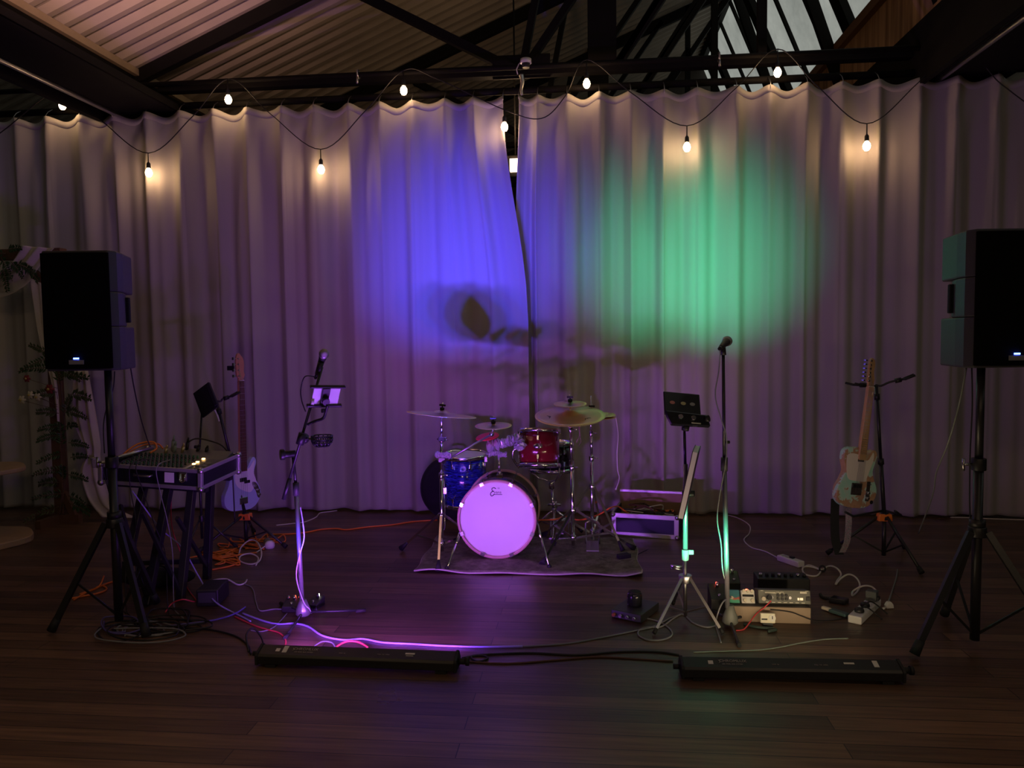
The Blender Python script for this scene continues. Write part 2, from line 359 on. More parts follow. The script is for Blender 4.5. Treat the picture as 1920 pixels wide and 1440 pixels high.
def curtain(H, side, label):
    xs = []; ph = []
    for i in range(len(H)-1):
        n = 26
        for j in range(n): xs.append(H[i]+(H[i+1]-H[i])*j/n); ph.append(i+j/n)
    xs.append(H[-1]); ph.append(len(H)-1)
    rows = [0, .004, .012, .03, .06, .1, .15, .2, .28, .38, .5, .65, .85, 1.1, 1.35, 1.6, 1.9, 2.2, 2.5, 2.8, 3.05, 3.25, 3.42, 3.55, 3.62]
    HT = ZTOP; vs = []
    for r_, dz in enumerate(rows):
        t = min(1, dz/(HT-.012))
        for x, p in zip(xs, ph):
            i = int(p); fr = p-i
            sg = min(1.0, (H[min(i+1, len(H)-1)]-H[i])/.29) if i < len(H)-1 else 1
            sag = (.5-.5*math.cos(2*PI*fr))*(.034+.014*nz(i, side))*sg*(1-smooth(dz/.35))
            # upper part: pinched pleat at every hook, slack belly between; lower: broader merged folds
            top = math.exp(-((fr if fr < .5 else 1-fr)*7)**2)*(.036+.012*nz(i+(fr > .5), side+3)) - .036*math.sin(PI*fr)**2*(1+.5*nz(i, side+9))
            pw = p + .16*nz(i, side+5)*math.sin(PI*fr)
            f1 = math.cos(2*PI*pw); fold = (abs(f1)**.75)*math.copysign(1, f1)
            mid = .020*fold*(1+.7*nz(i, side+12)) + .022*math.sin(2*PI*p*.5+1.3*math.sin(p*.7)) + .012*math.cos(4*PI*p+i*1.7)
            k = smooth((dz-.05)/1.3)
            y = -(top*(1-k*.75) + mid*smooth((dz-.0)/.9)*(.85+.15*t))
            # soft diagonal creases falling from the hooks
            y += .012*math.sin(9*p+14*dz)*math.exp(-((dz-.25)/.2)**2)*nz(i, side+21)
            xx = x; z = HT - dz - sag
            if side == 0:                                  # the left curtain's leading edge swings over the right one
                e = smooth((x-(H[-1]-.75))/.75); sw = .0+.20*smooth(dz/1.9)
                xx = x + sw*e; y -= .085*e*smooth(dz/.7)
            else:
                e = smooth(((H[0]+.35)-x)/.35); y += .02*e; xx = x - .04*e*smooth(dz/1.2)
            z = max(.012+.01*math.sin(p*2.1)**2, z if r_ < len(rows)-1 else .012+.01*math.sin(p*2.1)**2)
            vs.append((xx, YC+y, z))
    n = len(xs); fs = []
    for r_ in range(len(rows)-1):
        for i in range(n-1): a = r_*n+i; fs.append((a, a+1, a+n+1, a+n))
    root = thing('curtain', ((H[0]+H[-1])/2, YC, 0), label, 'curtain', None)
    m = MB(); m.add(vs, fs, True); o = m.build('cloth', cur_m, root)
    so = o.modifiers.new('thick', 'SOLIDIFY'); so.thickness = .002; so.offset = 0
    # stitched top hem band
    hv = []; hf = []
    for r_, off in ((0, .004), (4, .004)):
        for i in range(n):
            q = V(vs[r_*n+i]) ; hv.append((q.x, q.y-.0035, q.z+(.002 if r_ == 0 else -.0)))
    for i in range(n-1): hf.append((i, i+1, n+i+1, n+i))
    m = MB(); m.add(hv, hf, True); h = m.build('top_hem', cur_m, root)
    so = h.modifiers.new('thick', 'SOLIDIFY'); so.thickness = .002; so.offset = 0
    for i, x in enumerate(H):
        if -5.6 < x < 4.2:
            M = MB(); M.tube([(x, YC-.03, HT-.03), (x, YC-.035, HT+.01), (x, YC, HT+.05), (x, YC+.085, zt+.027), (x, YC+.11, zt-.01)], .0035, 5)
            M.build('curtain_hook', steel, root)
    return root
curtain(HL, 0, 'long grey pleated curtain hanging left of the centre gap')
curtain(HR, 1, 'long grey pleated curtain hanging right of the centre gap')

# ---- festoon lights
bulb_m = mat('lit_festoon_bulb', (1, .8, .5), .3, emit=WARM, es=BULB_E)
YF = YC-.14
top = [(117, 165), (430, 148), (757, 132), (1100, 112), (1458, 92), (1800, 80)]
low = [(279, 323, 287), (602, 317, 280), (946, 237, 206), (1288, 275, 236), (1625, 273, 232)]
ordn = ['first', 'second', 'third', 'fourth', 'fifth', 'sixth']
def bulb(c, drop, label):
    b = thing('festoon_bulb', c, label, 'light bulb', 'festoon bulbs above the stage')
    M = MB(Matrix.Translation(c)); M.lathe([(.001, -.042), (.016, -.038), (.027, -.022), (.030, -.004), (.026, .014), (.015, .03), (.012, .036)], 16); M.build('glass_bulb', bulb_m, b)
    M = MB(Matrix.Translation(c)); M.lathe([(.016, .034), (.018, .04), (.017, .075), (.010, .085), (.005, .09), (.004, .09+drop)], 12); M.build('socket', black_plastic, b)
    return b
tops = [yp(px, py, YF) for px, py in top]
for i, (px, py) in enumerate([(117, 197), (428, 186), (757, 169), (1100, 156), (1458, 135), (1800, 118)]):
    c = yp(px, py, YF); bulb(c, max(.01, tops[i].z-c.z-.09), 'lit warm festoon bulb up against the dark pipe, %s from the left' % ordn[i])
pts = []
spans = []
for i, (px, py, cy) in enumerate(low):
    c = yp(px, py, YF); l = yp(px, cy, YF); bulb(c, max(.005, l.z-c.z-.09), 'lit warm festoon bulb hanging low before the curtain, %s from the left' % ordn[i])
    a = tops[i]; b_ = tops[i+1]
    if i == 2: mids = [yp(820, 148, YF), l, yp(1015, 222, YF), yp(1060, 180, YF)]
    else: mids = [a.lerp(l, .45)+V((0, 0, -.03)), l, l.lerp(b_, .55)+V((0, 0, -.03))]
    pts += [a]+mids
pts = [yp(-300, 180, YF), yp(-120, 280, YF), yp(-20, 262, YF)]+pts+[tops[-1], yp(1880, 160, YF), yp(1985, 210, YF), yp(2100, 100, YF)]
tag(MB().tube(catmull(pts, 8), .0045, 6).build('festoon_cable', warm_black), 'thin black festoon cable swagged between the pipe and the low bulbs', 'cable')
c = yp(966, 310, YC+.9)
hb = thing('wall_lamp', c, 'bright lamp seen through the slit between the curtains', 'lamp')
MB().box(c, (.10, .05, .12)).build('lamp_glass', mat('lamp_glow', (1, .9, .8), .4, emit=(1, .72, .5), es=6), hb); MB().box(c+V((0, .04, 0)), (.2, .03, .2)).build('back_plate', darkpaint, hb)
MB().cyl(c+V((0, .04, .1)), (c.x, c.y+.04, 5.4), .008).build('drop_rod', darkpaint, hb)
add_light('POINT', 'wall_lamp_light', c+V((0, -.1, .3)), (1, .62, .34), 10, shadow_soft_size=.08).parent = None

# ---- LED floor bars with their light
def led_bar(a, b, label, side, spec):
    a = V(a); b = V(b); L_ = (b-a).length; X = (b-a).normalized(); F = frame(a, X, (0, 0, 1))
    t = thing('led_light_bar', (a+b)/2, label, 'stage light', 'LED bars on the floor')
    sec = [(.0, .016), (.0, .052), (.010, .062), (.072, .082), (.080, .078), (.104, .046), (.104, .016)]
    T = Matrix(((0, 0, 1, 0), (1, 0, 0, 0), (0, 1, 0, 0), (0, 0, 0, 1)))
    MB(F).prism(sec, .012, L_-.012, T).build('housing', black_plastic, t, bevel=.002)
    sec2 = [(-.004, .010), (-.004, .056), (.006, .067), (.074, .088), (.084, .083), (.110, .046), (.110, .010)]
    for q in (0, L_-.014): MB(F).prism(sec2, q, q+.014, T).build('end_cap', rubber, t, bevel=.003)
    for q in (.06, L_-.09): MB(F).box((q+.015, .05, .008), (.05, .1, .014)).build('foot', rubber, t)
    MB(F).cyl((L_, .05, .045), (L_+.035, .05, .045), .014).cyl((L_+.035, .05, .045), (L_+.05, .05, .045), .020).build('tilt_knob', rubber, t)
    MB(F).cyl((0, .05, .045), (-.03, .05, .045), .012).build('cable_socket', rubber, t)
    # lens strip on the stage side, tipped upwards
    tilt = math.atan2(.032, .024); n = V((0, math.cos(PI/2-tilt), math.sin(PI/2-tilt)))
    M = MB(F); M.add([(.03, .0815, .0785), (L_-.03, .0815, .0785), (L_-.03, .1045, .048), (.03, .1045, .048)], [(0, 1, 2, 3)]); M.build('lens_strip', lens_dark, t)
    lm = mat('led_glow_'+('blue' if side == 0 else 'green'), spec[0][1], .3, emit=spec[0][1], es=6)
    for i in range(24):
        q = .05+(L_-.1)*i/23; c = V((q, .094, .0645)); MB(F).cyl(c, c+V((0, .6, .8))*.006, .009, .009, 8).build('led', lm, t)
    # printed marks on the sloping top
    ST = F @ frame((0, .041, .0727), (1, 0, 0), V((0, -.312, .95)))
    w_ = mat('printed_marks', (.70, .67, .60), .5)
    for c_, s_ in ([((.10, -.002, 0), (.020, .020, .0016)), ((.135, .004, 0), (.022, .044, .0016)), ((.745, .004, 0), (.045, .010, .0012)), ((.745, -.010, 0), (.035, .003, .0012))] if side == 0 else
                   [((.135, -.002, 0), (.022, .022, .0016)), ((.86, .005, 0), (.022, .040, .0016)), ((.745, .006, 0), (.045, .010, .0012))]): MB(ST).box(c_, s_).build('sticker', w_, t)
    dp_m = mat('dim_print', (.38, .33, .31), .6)
    for tx, sz, x_, y_ in (('CHROMLUX', .022, .235, .008), ('LED PIXEL BAR SYSTEM', .009, .23, -.012), ('PULL  TO  OPEN', .008, .62, -.008), ('DMX  IN', .008, .42, -.010)): MB(ST).text(tx, sz, Matrix.Translation((x_, y_, .0005))).build('printed_text', dp_m, t)
    MB(ST).tube([(.172, .012, .001), (.178, .002, .001), (.172, -.006, .001)], .002, 5).build('printed_emblem', dp_m, t)
    NB = V((-X.y, X.x, 0)); NB = (NB+V((0, 1, 0))*2).normalized()
    for (nm, col, watts, size, elev, blend, cnt, azi) in spec:
        for i in range(cnt):
            q = L_*(i+.5)/cnt
            p = F @ V((q, .112, .085)); e = math.radians(elev)
            dr = Rz(math.radians(azi)) @ (NB*math.cos(e)) + V((0, 0, math.sin(e)))
            add_light('SPOT', nm, p, col, watts/cnt, p+dr, spot_size=math.radians(size), spot_blend=blend, shadow_soft_size=.025)
    return t
led_bar(fp(478, 1251), fp(856, 1266), 'long black LED light bar on the floor, left one, throwing blue light', 0,
        [('blue_led_light', (.035, .05, 1.0), BLUE_W, 29, 35, 1, 5, 0), ('violet_led_light', (.42, .10, 1.0), VIOLET_W, 150, 26, 1, 4, 0), ('upward_violet_led_light', (.35, .12, 1.0), VIOLET_W*.33, 130, 66, 1, 4, 0),
         ('low_violet_led_light', (.50, .12, 1.0), LOW_W, 36, 7, .9, 4, -20),
         ('magenta_led_light', (.62, .07, 1.0), MAG_W, 44, 31, 1, 4, 5)])
led_bar(fp(1278, 1277), fp(1699, 1285), 'long black LED light bar on the floor, right one, throwing green light', 1,
        [('green_led_light', (.07, 1.0, .50), GREEN_W, 26, 34, 1, 5, 0), ('warm_led_light', (1.0, .72, .45), WHITE_W, 150, 44, 1, 4, 0),
         ('amber_led_light', (1.0, .62, .50), 34, 34, 27, 1, 4, 0)])

# ================================================================== STAGE EQUIPMENT
def tripod(t, B, hub_z, r, a0, mt, leg_r=.012, hub_r=.04, foot=rubber, foot_r=.018, brace=None, foot_len=.05, flatleg=False):
    B = V(B)
    for k in range(3):
        a = a0+k*2*PI/3; d = V((math.cos(a), math.sin(a), 0)); p0 = B+d*hub_r+V((0, 0, hub_z)); p1 = B+d*r+V((0, 0, foot_r*.9))
        M = MB()
        if flatleg: bar(M, p0, p1, leg_r*2, leg_r*1.6)
        else: M.cyl(p0, p1, leg_r)
        lg = M.build('leg', mt, t)
        u = (p1-p0).normalized(); MB().cyl(p1-u*foot_len, p1, foot_r*.85, foot_r).build('rubber_foot', foot, lg)
        if brace:
            zb, fr = brace; q = p0.lerp(p1, fr); bar(MB(), B+V((0, 0, zb)), q, .012, .006).build('brace', mt, t)
    MB().cyl(B+V((0, 0, hub_z-.025)), B+V((0, 0, hub_z+.025)), hub_r, hub_r*.9, 18).build('hub', mt, t, bevel=.004)

# ---- loudspeakers on tripod stands
def speaker(base, w_, h, rot, label, stripe):
    F = Matrix.Translation(base) @ Rz(rot)
    t = thing('loudspeaker', base, label, 'speaker')
    hw = w_/2; dpt = .36; y0 = -.18
    full = [(-hw+.02, y0), (hw-.02, y0), (hw, y0+.05), (hw-.015, y0+.14), (hw-.075, y0+dpt), (-hw+.075, y0+dpt), (-hw+.015, y0+.14), (-hw, y0+.05)]
    cut = [(-hw+.02, y0), (hw-.02, y0), (hw, y0+.05), (hw-.015, y0+.14), (hw-.05, y0+.23), (hw-.13, y0+dpt-.02), (-hw+.13, y0+dpt-.02), (-hw+.05, y0+.23), (-hw+.015, y0+.14), (-hw, y0+.05)]
    M = MB(F); M.prism(full, 0, h*.37).prism(cut, h*.37, h*.66).prism(full, h*.66, h)
    M.build('cabinet', mat('speaker_cabinet', (.055, .055, .065), .5, noise=.1, nscale=60, bump=.05), t, bevel=.008)
    g = MB(F); n = 12
    ou = [(-hw+.012, y0-.002)]+[(-hw+.018+(w_-.036)*i/n, y0-.008-.014*math.sin(PI*i/n)) for i in range(n+1)]+[(hw-.012, y0-.002)]
    g.prism(ou, .012, h-.012); g.build('front_grille', mat('black_grille', (.004, .004, .004), .85, spec=.08, bump=.4, nscale=400), t, bevel=.004)
    for s in (-1, 1):
        MB(F).box((s*(hw-.035), y0+.205, h*.515), (.035, .022, h*.22)).build('handle', mat('handle_black', (.004, .004, .004), .7), t, bevel=.005)
    MB(F).box((0, y0-.027, .045), (.075, .006, .022)).build('badge', mat('grey_badge', (.35, .35, .37), .4, .4), t, bevel=.001)
    MB(F).box((0, y0-.028, .064), (.026, .006, .008)).build('power_led', mat('blue_led', (.05, .1, 1), .3, emit=(.06, .12, 1), es=14), t)
    MB(F).cyl((0, 0, -.0), (0, 0, .004), .05).build('pole_cup', rubber, t)
    return t
def speaker_stand(B, top_z, hub_z, r, a0, label):
    t = thing('speaker_stand', B, label, 'stand'); B = V(B)
    tripod(t, B, hub_z, r, a0, black_metal, .015, .045, rubber, .024, (.055, .55), .07, True)
    MB().cyl(B+V((0, 0, .035)), B+V((0, 0, hub_z+.34)), .0225, n=18).build('pole', black_metal, t)
    MB().cyl(B+V((0, 0, hub_z+.30)), B+V((0, 0, hub_z+.36)), .033, n=18).build('collar', black_plastic, t, bevel=.003)
    k = MB(); k.cyl(B+V((-.03, 0, hub_z+.33)), B+V((-.075, -.01, hub_z+.33)), .007); k.cyl(B+V((-.075, -.01, hub_z+.30)), B+V((-.075, -.01, hub_z+.36)), .007); k.build('locking_knob', steel, t)
    MB().cyl(B+V((0, 0, hub_z+.34)), B+V((0, 0, top_z)), .0185, n=18).build('upper_pole', black_metal, t)
    MB().cyl(B+V((0, 0, hub_z+.02)), B+V((0, 0, hub_z+.06)), .036, n=18).build('sliding_collar', black_plastic, t)
    return t
BL = CL + NV*4.12 + V((math.cos(YAW), math.sin(YAW), 0))*(-2.165); BL.z = 0
BR = CL + NV*3.70 + V((math.cos(YAW), math.sin(YAW), 0))*(2.26); BR.z = 0
zl = dp(187, 694, BL).z; zr = dp(1850, 688, BR).z
speaker_stand(BL, zl+.002, .575, .325, YAW+math.radians(200), 'black tripod stand carrying the left loudspeaker beside the mixer')
speaker_stand(BR, zr+.002, .575, .39, YAW+math.radians(200), 'black tripod stand carrying the right loudspeaker at the right edge')
pL = dp(185, 694, BL); pL.z = zl+.004; pR = dp(1851, 688, BR); pR.z = zr+.004
speaker((pL.x, pL.y, pL.z), .375, .612, YAW, 'black loudspeaker on a pole with a blue lit side, at the left', 0)
speaker((pR.x, pR.y, pR.z), .40, .632, YAW+.03, 'black loudspeaker cut off by the right edge, greenish lit side', 1)

# ---- mixer in its open flight case on a stand
K = CL + NV*4.6 + V((math.cos(YAW), math.sin(YAW), 0))*(-1.885); K.z = .775
ex = Rz(YAW-math.radians(6)) @ V((-1, 0, 0)); ex = (ex*math.cos(.06)+V((0, 0, math.sin(.06)))).normalized()
ey = Rz(YAW-math.radians(6)) @ V((0, 1, 0)); ey = (ey*math.cos(.04)+V((0, 0, math.sin(.04)))).normalized()
ez = -ex.cross(ey).normalized(); ez = ez if ez.z > 0 else -ez
MF = Matrix((-ex, ey, ez)).transposed().to_4x4(); MF.translation = K + ex*.32       # origin: middle of the near top edge, x to the right
cw, cd, chh = .64, .50, .125
case = thing('mixer_flight_case', MF @ V((0, cd/2, -chh)), 'black flight case with aluminium edges holding the mixing desk', 'flight case')
lam = mat('black_laminate', (.010, .010, .016), .45)
M = MB(MF)
for c, s_ in (((0, .006, -chh/2), (cw, .012, chh)), ((0, cd-.006, -chh/2), (cw, .012, chh)), ((-.314, cd/2, -chh/2), (.012, cd, chh)), ((.314, cd/2, -chh/2), (.012, cd, chh)), ((0, cd/2, -chh+.006), (cw, cd, .012))): M.box(c, s_)
M.build('case_panels', lam, case)
for z in (-.010, -chh+.010):
    for y in (0, cd): MB(MF).box((0, y, z), (cw+.01, .012, .024)).build('edge_trim', alu, case, bevel=.003)
    for x in (-.32, .32): MB(MF).box((x, cd/2, z), (.012, cd, .024)).build('edge_trim', alu, case, bevel=.003)
for x in (-.32, .32):
    for y in (0, cd):
        MB(MF).box((x, y, -chh/2), (.028, .028, chh)).build('corner_trim', alu, case, bevel=.006)
        for z in (-.006, -chh+.006): MB(MF).ball((x, y, z), .021).build('corner_ball', steel, case)
lt = MB(MF).box((.215, -.012, -.048), (.05, .008, .05)).build('latch', chrome, case, bevel=.003)
MB(MF).tube([(.198, -.02, -.03), (.20, -.022, -.07), (.215, -.022, -.08), (.23, -.022, -.07), (.232, -.02, -.03)], .004).build('latch_loop', chrome, lt)
MB(MF).box((.125, -.0075, -.058), (.06, .002, .062)).build('paper_label', paper, case)
MB(MF).tube([(-.10, -.008, -.05), (-.09, -.03, -.055), (.01, -.03, -.055), (.02, -.008, -.05)], .006).build('handle', steel, case)
mx = thing('mixing_desk', MF @ V((0, cd/2, -.09)), 'grey mixing desk with dark knobs and three glowing lamps, in the flight case', 'mixer')
desk = mat('mixer_panel', (.12, .12, .13), .45)
MB(MF).prism([(.02, -.108), (.02, -.035), (.36, -.012), (.47, .02), (.48, .02), (.48, -.108)], -.295, .295, Matrix(((0, 0, 1, 0), (1, 0, 0, 0), (0, 1, 0, 0), (0, 0, 0, 1)))).build('chassis', desk, mx, bevel=.004)
def mz(y): return -.035+.023*(y-.02)/.34 if y < .36 else -.012+.032*(y-.36)/.11
MB(MF).box((.165, .19, mz(.19)+.002), (.022, .34, .004), None).build('light_strip', mat('pale_strip', (.62, .6, .56), .5), mx)
kn = None; cols = [mat('knob_dark', (.015, .02, .02), .35), mat('knob_green', (.02, .10, .05), .4)]
for i in range(15):
    for j in range(6):
        x = -.27+i*.0275; y = .10+j*.05; c = MF @ V((x, y, mz(y)))
        if kn is None:
            kn = [MB(Matrix.Translation(c) @ MF.to_3x3().to_4x4()).lathe([(.0085, 0), (.009, .004), (.0065, .008), (.006, .019), (.001, .0195)], 10).build('knob', q, mx) for q in cols]; c0 = c
            kn[1].location = MF.to_3x3() @ V((0, .05, .003))
        elif not (i == 0 and j == 1):
            o = kn[j % 2].copy(); o.location = c-c0; COL.objects.link(o)
for i in range(10):
    x = .32+.0*i; c = (-.27+i*.042, .045, mz(.045)+.006)
    MB(MF).box(c, (.012, .022, .012)).build('fader_cap', mat('fader_grey', (.3, .3, .32), .4), mx, bevel=.002)
for i in range(8):
    MB(MF).box((.205+(i % 2)*.045, .05+.04*(i//2)*1.6, mz(.05+.04*(i//2)*1.6)+.004), (.028, .014, .01)).build('button', grey_plastic, mx, bevel=.001)
for i, y in enumerate((.21, .255, .33)):
    MB(MF).box((.165, y, mz(y)+.006), (.016, .016, .006)).build('lit_button', mat('amber_lamp', (1, .6, .2), .3, emit=(1, .55, .16), es=9), mx)
for i, (x, y, h, mm) in enumerate(((-.11, .44, .10, 'pale_plug'), (-.085, .42, .07, 'pale_plug'), (-.135, .40, .05, 'brass_plug'), (-.03, .42, .06, 'brass_plug'), (-.02, .46, .08, 'black_plug'), (.06, .45, .045, 'black_plug'), (.12, .45, .04, 'black_plug'))):
    mm_ = mat(mm, {'pale_plug': (.30, .36, .32), 'brass_plug': (.75, .6, .3), 'black_plug': (.015, .015, .015)}[mm], .35, .8 if mm == 'brass_plug' else 0)
    pg = thing('cable_plug', MF @ V((x, y, .0)), '%s cable plug standing in the back of the mixing desk' % ['tallest pale', 'shorter pale', 'leftmost brass', 'right brass', 'upright black', 'small black', 'rightmost small black'][i], 'plug', 'plugs in the mixer')
    MB(MF).cyl((x, y, mz(y)-.004), (x+.006, y+.004, mz(y)+h*.6), .010, .012).cyl((x+.006, y+.004, mz(y)+h*.6), (x+.01, y+.006, mz(y)+h), .009, .005).build('plug_body', mm_, pg)
tb = MB(MF).cyl((-.30, .08, .012), (-.20, .36, .035), .012).build('steel_tube', steel); tag(tb, 'short silver tube lying across the left end of the mixing desk', 'tube')
# stand under the case
cz = [MF @ V((x, y, -chh-.008)) for x, y in ((0, .2), (0, .1), (.02, .1))]
st = thing('mixer_stand', (cz[2].x, cz[2].y, 0), 'black folding stand with upright legs under the mixer flight case', 'stand')
MB(MF).box((0, .10, -chh-.022), (.62, .04, .028)).build('top_rail', black_metal, st); MB(MF).box((0, .42, -chh-.022), (.62, .04, .028)).build('top_rail', black_metal, st)
for px, pyb in ((275, 1135), (338, 1125), (388, 1085), (232, 1090)):
    b = fp(px, pyb); rel = MF.inverted() @ V((b.x, b.y, .65)); tp = MF @ V((max(-.28, min(.28, rel.x)), .10 if pyb > 1100 else .42, -chh-.03))
    bar(MB(), (b.x, b.y, .0), tp, .045, .045).build('leg', black_metal, st, bevel=.004)
a = fp(232, 1090); b = fp(388, 1085); bar(MB(), a+V((0, 0, .12)), b+V((0, 0, .12)), .03, .03).build('cross_bar', black_metal, st)
a2 = fp(275, 1135); b2 = fp(338, 1125); bar(MB(), a2+V((0, 0, .55)), b2+V((0, 0, .05)), .02, .02).build('cross_bar', black_metal, st)
bar(MB(), a2+V((0, 0, .06)), a+V((0, 0, .5)), .02, .02).build('cross_bar', black_metal, st)
bar(MB(), b2+V((0, 0, .5)), b+V((0, 0, .08)), .02, .02).build('cross_bar', black_metal, st)

# ---- guitars
def outline(pts, n=5): return [(p.x, p.y) for p in catmull([(x, y, 0) for x, y in pts], n, True)]
def guitar(F, origin, name, label, kind):
    """F: local x right, y up along the neck, z out of the face; origin at the bottom of the body"""
    t = thing(name, origin, label, 'guitar')
    if kind == 'tele':
        body = [(-.06, .004), (.02, 0), (.10, .015), (.152, .07), (.158, .13), (.125, .20), (.108, .25), (.122, .31), (.128, .36), (.105, .388), (.075, .375), (.055, .335), (.036, .322), (.030, .345), (.030, .392), (-.04, .397), (-.10, .392), (-.132, .365), (-.135, .31), (-.112, .245), (-.128, .19), (-.158, .13), (-.155, .06), (-.115, .018)]
        m = mat('worn_surf_green_body', (.3, .6, .5), .42); N, L = nodes(m)
        mp = mapping(m.node_tree, (1, 1, 1)); nn = N.new('ShaderNodeTexNoise'); nn.inputs['Scale'].default_value = 7; nn.inputs['Detail'].default_value = 8; nn.inputs['Roughness'].default_value = .65
        L.new(mp.outputs[0], nn.inputs['Vector']); rr = ramp(m.node_tree, [(.40, (.36, .68, .58)), (.485, (.50, .66, .60)), (.50, (.42, .24, .15)), (.60, (.50, .30, .19)), (.75, (.30, .15, .09))])
        L.new(nn.outputs['Fac'], rr.inputs[0]); L.new(rr.outputs[0], N['Principled BSDF'].inputs['Base Color'])
        MB(F).prism(outline(body, 4), 0, .045).build('body', m, t, bevel=.004)
        pg = [(-.115, .335), (-.085, .355), (-.035, .352), (.032, .335), (.040, .318), (.06, .322), (.078, .352), (.092, .372), (.100, .33), (.080, .26), (.062, .20), (.055, .178), (-.03, .178), (-.085, .19), (-.108, .25)]
        MB(F).prism(outline(pg, 4), .0455, .0475).build('pickguard', mat('cream_pickguard', (.78, .72, .66), .35), t)
        MB(F).box((-.005, .315, .0485), (.05, .020, .006)).build('neck_pickup', chrome, t, bevel=.002)
        MB(F).box((-.012, .125, .0475), (.085, .078, .004)).build('bridge_plate', chrome, t, bevel=.001); MB(F).box((-.012, .145, .051), (.07, .02, .006)).build('bridge_pickup', black_plastic, t)
        MB(F).box((.083, .115, .047), (.030, .13, .003)).build('control_plate', chrome, t, bevel=.001)
        for y in (.095, .060): MB(F).cyl((.083, y+.01, .048), (.083, y+.01, .064), .0095, .0085, 14).build('control_knob', chrome, t)
        MB(F).cyl((.083, .158, .048), (.087, .164, .066), .003).build('selector_switch', black_plastic, t)
        MB(F).cyl((.125, .045, .0455), (.125, .045, .047), .013).build('strap_lock', black_plastic, t)
        nk = mat('maple_neck', (.56, .33, .16), .38, noise=.2, nscale=20); y0, y1 = .318, .80; w0, w1 = .028, .0215
        fret = [(y1-(y1-y0)*1.30*(1-2**(-k/12)) , k) for k in range(1, 22)]
        head = [(-.021, y1), (-.021, y1+.02), (-.030, y1+.035), (-.034, y1+.13), (-.028, y1+.175), (-.010, y1+.185), (.008, y1+.17), (.016, y1+.14), (.012, y1+.10), (.024, y1+.05), (.022, y1+.02), (.021, y1)]
        s_n = 6; side = -1
    else:
        body = [(-.02, .004), (.06, .0), (.125, .03), (.165, .10), (.150, .17), (.110, .235), (.108, .29), (.128, .345), (.120, .385), (.095, .392), (.070, .36), (.048, .325), (.030, .318), (.030, .35), (-.032, .36), (-.045, .37), (-.075, .42), (-.10, .452), (-.130, .448), (-.142, .41), (-.130, .35), (-.112, .28), (-.130, .20), (-.165, .13), (-.160, .06), (-.11, .015)]
        MB(F).prism(outline(body, 4), 0, .042).build('body', mat('pale_blue_bass_body', (.42, .52, .66), .22, coat=.4), t, bevel=.006)
        pg = [(-.085, .335), (-.03, .352), (.030, .34), (.034, .315), (.06, .318), (.10, .365), (.112, .36), (.100, .28), (.118, .22), (.128, .17), (.10, .16), (.06, .13), (-.03, .17), (-.07, .22), (-.075, .29)]
        MB(F).prism(outline(pg, 4), .0425, .0445).build('pickguard', mat('white_pickguard', (.78, .76, .74), .3), t)
        MB(F).box((.0, .235, .047), (.06, .03, .010)).build('pickup', black_plastic, t, bevel=.003); MB(F).box((.035, .215, .047), (.05, .022, .010)).build('pickup', black_plastic, t, bevel=.003)
        MB(F).box((.0, .075, .045), (.075, .05, .008)).build('bridge', chrome, t, bevel=.002)
        MB(F).prism(outline([(.085, .205), (.125, .19), (.155, .12), (.150, .075), (.130, .085), (.115, .13), (.088, .17)], 3), .0425, .0445).build('control_plate', chrome, t)
        for q, y in ((.118, .165), (.134, .135), (.142, .10)): MB(F).cyl((q, y, .044), (q, y, .060), .010, .009, 14).build('control_knob', chrome, t)
        nk = mat('bass_neck_wood', (.50, .24, .12), .38, noise=.2, nscale=20); y0, y1 = .30, .985; w0, w1 = .030, .021
        fret = [(y1-(y1-y0)*1.30*(1-2**(-k/12)), k) for k in range(1, 21)]
        head = [(-.021, y1), (-.023, y1+.02), (-.038, y1+.04), (-.042, y1+.14), (-.034, y1+.19), (-.015, y1+.205), (.0, y1+.19), (.022, y1+.165), (.030, y1+.12), (.026, y1+.07), (.034, y1+.04), (.022, y1+.015), (.021, y1)]
        s_n = 4; side = -1
    MB(F).prism([(-w0, y0), (w0, y0), (w1, y1), (-w1, y1)], .030, .055).build('neck', nk, t, bevel=.006)
    fb = mat('fretboard_maple', (.62, .38, .19), .35) if kind == 'tele' else mat('fretboard_dark', (.10, .045, .025), .4)
    fbo = MB(F).prism([(-w0, y0), (w0, y0), (w1, y1), (-w1, y1)], .055, .058).build('fretboard', fb, t)
    M = MB(F)
    for y, k in fret: wv = w0+(w1-w0)*(y-y0)/(y1-y0); M.box((0, y, .0585), (2*wv, .002, .0015))
    M.build('fret_wires', steel, fbo)
    MB(F).box((0, y1, .058), (2*w1, .005, .006)).build('nut', white_plastic, t)
    MB(F).prism(outline(head, 3), .036, .052).build('headstock', nk, t, bevel=.003)
    for k in range(s_n):
        y = y1+.035+k*(.13/(s_n-1)); M = MB(F); M.cyl((-.026, y, .05), (-.026, y, .062), .005).cyl((-.03, y, .044), (-.055, y, .044), .003).box((-.060, y, .044), (.012, .008 if s_n == 6 else .02, .018)); M.build('tuning_peg', chrome if kind == 'tele' else steel, t)
    for k in range(s_n):
        xo = (k-(s_n-1)/2)*(.0104 if s_n == 6 else .018); MB(F).tube([(xo, .10, .057), (xo*.75, y1, .062), (-.026, y1+.035+(s_n-1-k)*(.13/(s_n-1)), .058)], .0008, 4).build('string', steel, t)
    return t
def face_frame(o, yaw, lean_x=0, up=None):
    """x right, y up the neck, z out of the face towards the viewer turned by yaw"""
    z = Rz(yaw) @ (-NV); u = V((0, 0, 1)) if up is None else V(up); x = u.cross(z).normalized(); u = z.cross(x).normalized()
    M = Matrix((x, u, z)).transposed().to_4x4(); M.translation = V(o); return M
